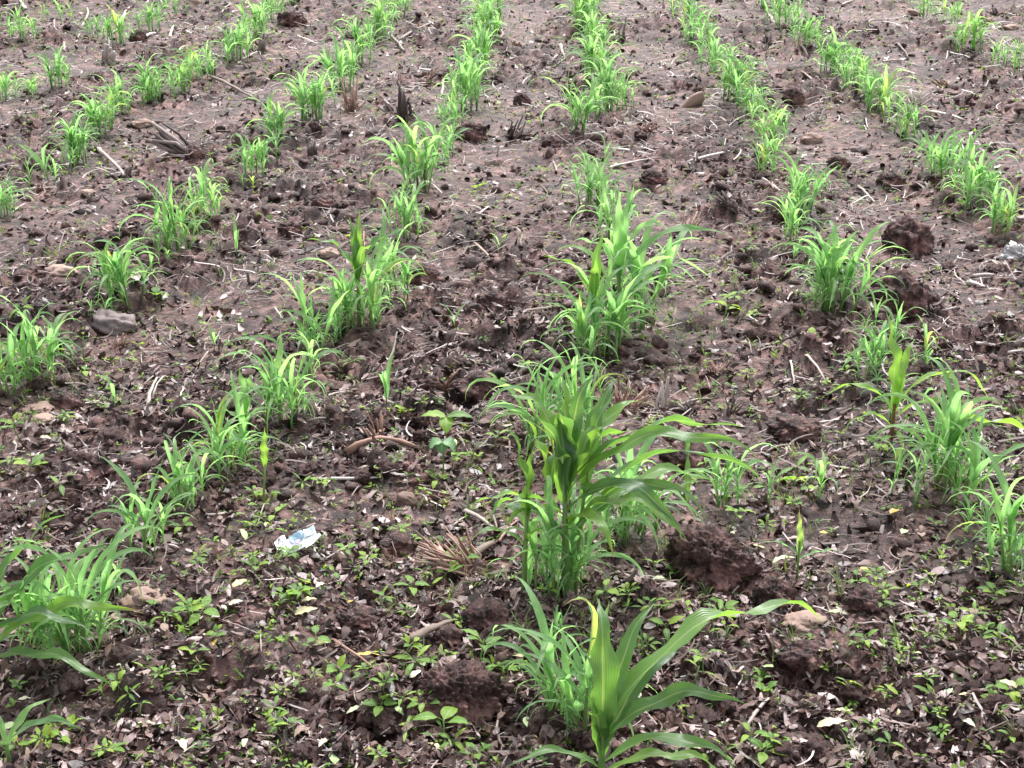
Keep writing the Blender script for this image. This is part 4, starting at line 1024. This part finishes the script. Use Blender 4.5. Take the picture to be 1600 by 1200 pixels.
stubble(410, 82, 4, 34, (.05, 0), .2, 7, 'dark stub among the third left row')
stubble(968, 66, 4, 42, (.1, 0), .3, 6, 'dark forked stub right of the top centre row')
stubble(893, 150, 8, 32, (.1, 0), .45, 4, 'brown rooty stub left of the upper centre row', 'redstalk')
stubble(150, 138, 4, 26, (-.2, 0), .2, 7, 'small dark stump left of the third row')
stubble(975, 640, 15, 60, (.2, .1), .65, 4, 'reddish brown root tuft right of the centre row', 'redstalk')
stubble(1032, 645, 3, 62, (.08, .1), .15, 9, 'pale forked root standing right of the reddish tuft', 'straw')
stubble(745, 892, 30, 100, (-.6, .25), .50, 6, 'big reddish dry stubble clump left of the tallest maize', 'redstalk')
stubble(590, 690, 9, 50, (-.2, .1), .5, 7, 'brown splintered stump above the curved root', 'redstalk')
stubble(570, 395, 12, 44, (-.3, .3), .6, 4, 'orange brown root tuft behind the thick left clump', 'redstalk')
stubble(560, 595, 7, 40, (.3, .1), .6, 6, 'pale and black broken stump right of the left clump')
stubble(1185, 160, 5, 22, (.3, 0), .5, 5, 'small pale stub within the first right row', 'straw')
stubble(1280, 190, 6, 22, (-.2, 0), .6, 4, 'flattened pale stub right of the first right row', 'straw')
stubble(1430, 165, 9, 28, (.3, .2), .8, 4, 'pale tangled straw stub right of the second right row', 'straw')
stubble(1535, 40, 5, 26, (.1, 0), .5, 5, 'pinkish stub in the third right row', 'redstalk')
stubble(620, 880, 5, 40, (-.3, .2), .5, 4, 'thin dry root wisps left of the reddish stubble', 'redstalk')
stubble(1075, 360, 8, 36, (.3, .2), .7, 4, 'reddish straw tuft right of the mid centre row', 'redstalk')
stubble(200, 275, 3, 22, (.2, 0), .3, 6, 'dark root end below the pale thick stalk')
stubble(665, 130, 6, 26, (.2, 0), .5, 5, 'pinkish stub left of the upper first left row', 'redstalk')
stubble(715, 75, 6, 30, (.3, 0), .4, 4, 'pale stub right beside the first left row top', 'straw')
stubble(1200, 70, 5, 24, (-.2, 0), .4, 5, 'dark stub heap between the upper right rows')
stubble(1120, 860, 5, 26, (.5, .1), .5, 4, 'wispy rootlets behind the largest round clod', 'redstalk')

rq = random.Random(404)
for i in range(46):
    ey = 20 + 640 * rq.random() ** 1.3; ex = rq.uniform(10, 1590); p = P(ex, ey)
    if abs((p.x / .75) - round(p.x / .75)) < .16: continue
    wl = rq.choice(('flattened brown stubble', 'pale broken stubble', 'dark rotten stubble'))
    stubble(ex, ey, rq.randint(4, 9), rq.uniform(16, 30) * (.7 + ey / 900), (rq.uniform(-.7, .7), rq.uniform(-.5, .3)), rq.uniform(.5, 1.0), rq.uniform(3.5, 5.5), f"{wl} {zone(p.x, p.y, wl)}", {'f': 'redstalk', 'p': 'straw', 'd': 'darkstalk'}[wl[0]], True, i)
# scattered straw pieces
rs = random.Random(31); base_straw = []
for k in range(8):
    r = random.Random(4000 + k); pts = [(-1, 0, 0), (-.4, r.uniform(-.08, .08), r.uniform(0, .06)), (.3, r.uniform(-.1, .1), r.uniform(0, .06)), (1, r.uniform(-.05, .05), 0)]
    V, F, U = tube_geo(pts, [.045, .05, .045, .03], 6); V = [(a, b, c * .7) for a, b, c in V]
    base_straw.append(mesh_obj('straw_piece', V, F, M['straw']))
for i in range(290):
    ey = 1150 * rs.random() ** 1.35; ex = rs.uniform(0, 1600)
    if ey > 700 and rs.random() < .5: ey *= .5
    p = P(ex, ey); L = rs.uniform(.014, .055) * (1 + .5 * (ey < 400))
    o = base_straw[i] if i < 8 else base_straw[rs.randrange(8)].copy()
    if i >= 8: col.objects.link(o)
    o.location = p + Vector((0, 0, .009)); o.scale = (L, rs.uniform(.025, .05), rs.uniform(.025, .05)); o.rotation_euler = (0, rs.gauss(0, .22), rs.uniform(0, 6.28))
    wl = f"{'long' if L > .04 else 'short' if L < .027 else 'middling'} pale straw piece"; tag(o, f"{wl} {zone(p.x, p.y, wl)}", 'straw', 'loose straw pieces')

# fallen leaves
def fallen_geo(seed):
    r = random.Random(seed); return leaf_geo((-.5, 0, .05), 0, 1.0, r.uniform(.34, .55), r.uniform(10, 35), r.uniform(30, 70), 1.0, r.uniform(-.5, .5), r.uniform(-.2, .5), .10, 8, r.uniform(-.3, .3), 'ovate', r=r)
FG = [fallen_geo(5000 + k) for k in range(6)]
fb = {}
def fallen(px, py, wpx, mk, label, az=None, tilt=None, k=None):
    k = rs.randrange(6) if k is None else k
    if (k, mk) in fb: o = fb[(k, mk)].copy(); col.objects.link(o)
    else: o = fb[(k, mk)] = mesh_obj('fallen_leaf', FG[k][0], FG[k][1], M[mk], None, FG[k][2])
    p = P(px, py); s_ = wpx / pxm(px, py)
    o.location = p + Vector((0, 0, .010)); o.scale = (s_,) * 3
    o.rotation_euler = (rs.uniform(-.25, .45) if tilt is None else tilt, rs.gauss(0, .15), rs.uniform(0, 6.28) if az is None else R(az))
    tag(o, label, 'fallen leaf', 'fallen leaves')
FL = [(820, 1036, 44, 'cream_leaf', 'broad cream yellow fallen leaf left of the nearest maize', 0), (805, 1075, 40, 'cream_leaf', 'curled tan cream leaf below the broad cream one', 10), (625, 1118, 26, 'green_leaf', 'pale greenish white leaf left of the streaky bottom clod', -50), (480, 967, 40, 'cream_leaf', 'narrow cream leaf in the left litter', 3), (370, 953, 30, 'cream_leaf', 'pale curled leaf left of the narrow cream one', -10),
 (1225, 887, 40, 'green_leaf', 'large pale leaf at the foot of the single maize seedling', 15), (1190, 862, 30, 'cream_leaf', 'pale leaf touching the smaller streaky clod', 0), (1148, 852, 36, 'cream_leaf', 'cream leaf on top right of the largest round clod', 0), (1482, 1088, 30, 'green_leaf', 'pale upright leaf in the bottom right litter', 60), (1050, 1100, 46, 'cream_leaf', 'big cream leaf behind the nearest maize leaves', 5), (835, 1168, 24, 'yellow_leaf', 'bright yellow leaf near the bottom centre', 80),
 (550, 947, 20, 'yellow_leaf', 'yellow round leaf at lower left centre', 60), (338, 1014, 20, 'yellow_leaf', 'bright yellow leaf under the left litter weeds', 80), (575, 1030, 44, 'yellow_leaf', 'long yellow leaf left of the grey log', 15), (650, 1060, 26, 'cream_leaf', 'pale yellow leaf behind the streaky bottom clod', 40), (580, 1182, 26, 'yellow_leaf', 'orange yellow leaf at the bottom', 0), (1290, 840, 24, 'yellow_leaf', 'orange yellow leaf above the right litter', 20), (1352, 896, 20, 'yellow_leaf', 'small bright yellow leaf in the right litter', 0),
 (130, 748, 28, 'white', 'white leaf like scrap on left soil', 5), (230, 1138, 30, 'green_leaf', 'pale green leaf in the bottom left litter', 0), (1300, 1145, 50, 'cream_leaf', 'pale twisted leaf in the bottom right litter', 5), (1400, 805, 30, 'yellow_leaf', 'tan orange dead leaf in the right litter', 40), (505, 1015, 30, 'cream_leaf', 'pale leaf right of the narrow cream one', 0), (195, 861, 34, 'green_leaf', 'yellowish green leaf in the left clump', -10), (1310, 965, 34, 'green_leaf', 'pale flat leaf right of the flat tan stone', 5), (700, 25, 18, 'white', 'white scrap near the top middle', 5)]
for px, py, w_, mk, lab, az in FL: fallen(px, py, w_, mk, lab, az)
for i in range(265):
    ey = 1200 - 560 * rs.random() ** 1.6; ex = rs.uniform(0, 1600)
    p = P(ex, ey); q = rs.random(); mk = 'brown_leaf' if q < .82 else 'cream_leaf' if q < .92 else 'green_leaf'
    wl = 'curled brown dead leaf' if mk == 'brown_leaf' else 'small cream fallen leaf' if mk == 'cream_leaf' else 'small pale green fallen leaf'
    fallen(ex, ey, rs.uniform(16, 40) * (.4 + .6 * ey / 1200), mk, f"{wl} {zone(p.x, p.y, wl)}")

# ---------------------------------------------------------------- the plastic wrapper, white scraps
def wrapper():
    p = P(465, 868); e = empty('plastic_wrapper', p + Vector((0, 0, .004))); k = pxm(465, 868)
    r = random.Random(3)
    def sheet(name, cx, cz, w_, h_, ang, mat, dy, cr=.0011, nx=10, ny=6):
        V, F, U = [], [], []
        for j in range(ny + 1):
            for i in range(nx + 1):
                u, v = i / nx - .5, j / ny - .5
                x_ = u * w_; z_ = v * h_
                xx = cx + x_ * math.cos(ang) - z_ * math.sin(ang); zz = cz + x_ * math.sin(ang) + z_ * math.cos(ang)
                V.append((xx, dy + zz * 1.15 + 0, .012 + zz * .75 + cr * math.sin(u * 6 + v * 3 + cx * 200) + r.uniform(-cr, cr) * .22)); U.append((u + .5, v + .5))
        for j in range(ny):
            for i in range(nx):
                a = j * (nx + 1) + i; F.append((a, a + 1, a + nx + 2, a + nx + 1))
        return mesh_obj(name, V, F, mat, e, U)
    def pm(name, c, rough=.25):
        m, t, o = new_mat(name); b = N(t, "ShaderNodeBsdfPrincipled"); b.inputs['Base Color'].default_value = (*c, 1); b.inputs['Roughness'].default_value = rough
        co = N(t, "ShaderNodeTexCoord").outputs['Object']; n_ = noise(t, co, 160, 3); cc = mixc(t, n_, (*c, 1), tuple(min(.85, q * 1.35 + .04) for q in c) + (1,))
        t.links.new(cc, b.inputs['Base Color'])
        bm = N(t, "ShaderNodeBump"); bm.inputs['Strength'].default_value = .5; bm.inputs['Distance'].default_value = .004; t.links.new(n_, bm.inputs['Height']); t.links.new(bm.outputs[0], b.inputs['Normal'])
        t.links.new(b.outputs[0], o.inputs[0]); return m
    sheet('wrapper_film', .002, .012, .070, .026, R(26), pm('clear_film', (.70, .72, .75)), 0)
    sheet('printed_panel', -.004, .020, .026, .016, R(26), pm('blue_print', (.16, .26, .33)), -.004)
    sheet('printed_panel', .020, .030, .022, .014, R(20), pm('pale_print', (.42, .52, .56)), -.005)
    sheet('lilac_panel', -.008, .008, .026, .012, R(14), pm('lilac_print', (.48, .42, .52)), -.006)
    sheet('crumpled_flap', -.034, .008, .022, .020, R(30), pm('white_flap', (.78, .78, .80)), 0, .0022, 6, 6)
    sheet('crumpled_flap', .030, .016, .034, .008, R(38), pm('white_flap2', (.76, .76, .78)), -.006, .0015, 6, 4)
    tag(e, 'crumpled clear and blue plastic wrapper lying in the left litter', 'wrapper')
wrapper()
clod(1590, 415, 46, 44, 'white crumpled plastic lump at the right edge', 77, 'plastic_scrap', 'plastic scrap', 'white', .0, .75, 5, .8, .3, None)
clod(1598, 890, 30, 44, 'white scrap behind the right edge seedlings', 78, 'plastic_scrap', 'plastic scrap', 'white', .0, .75, 5, .8, .3, None)
for o in list(scene.objects):
    if o.get('group') is None and 'group' in o.keys(): del o['group']
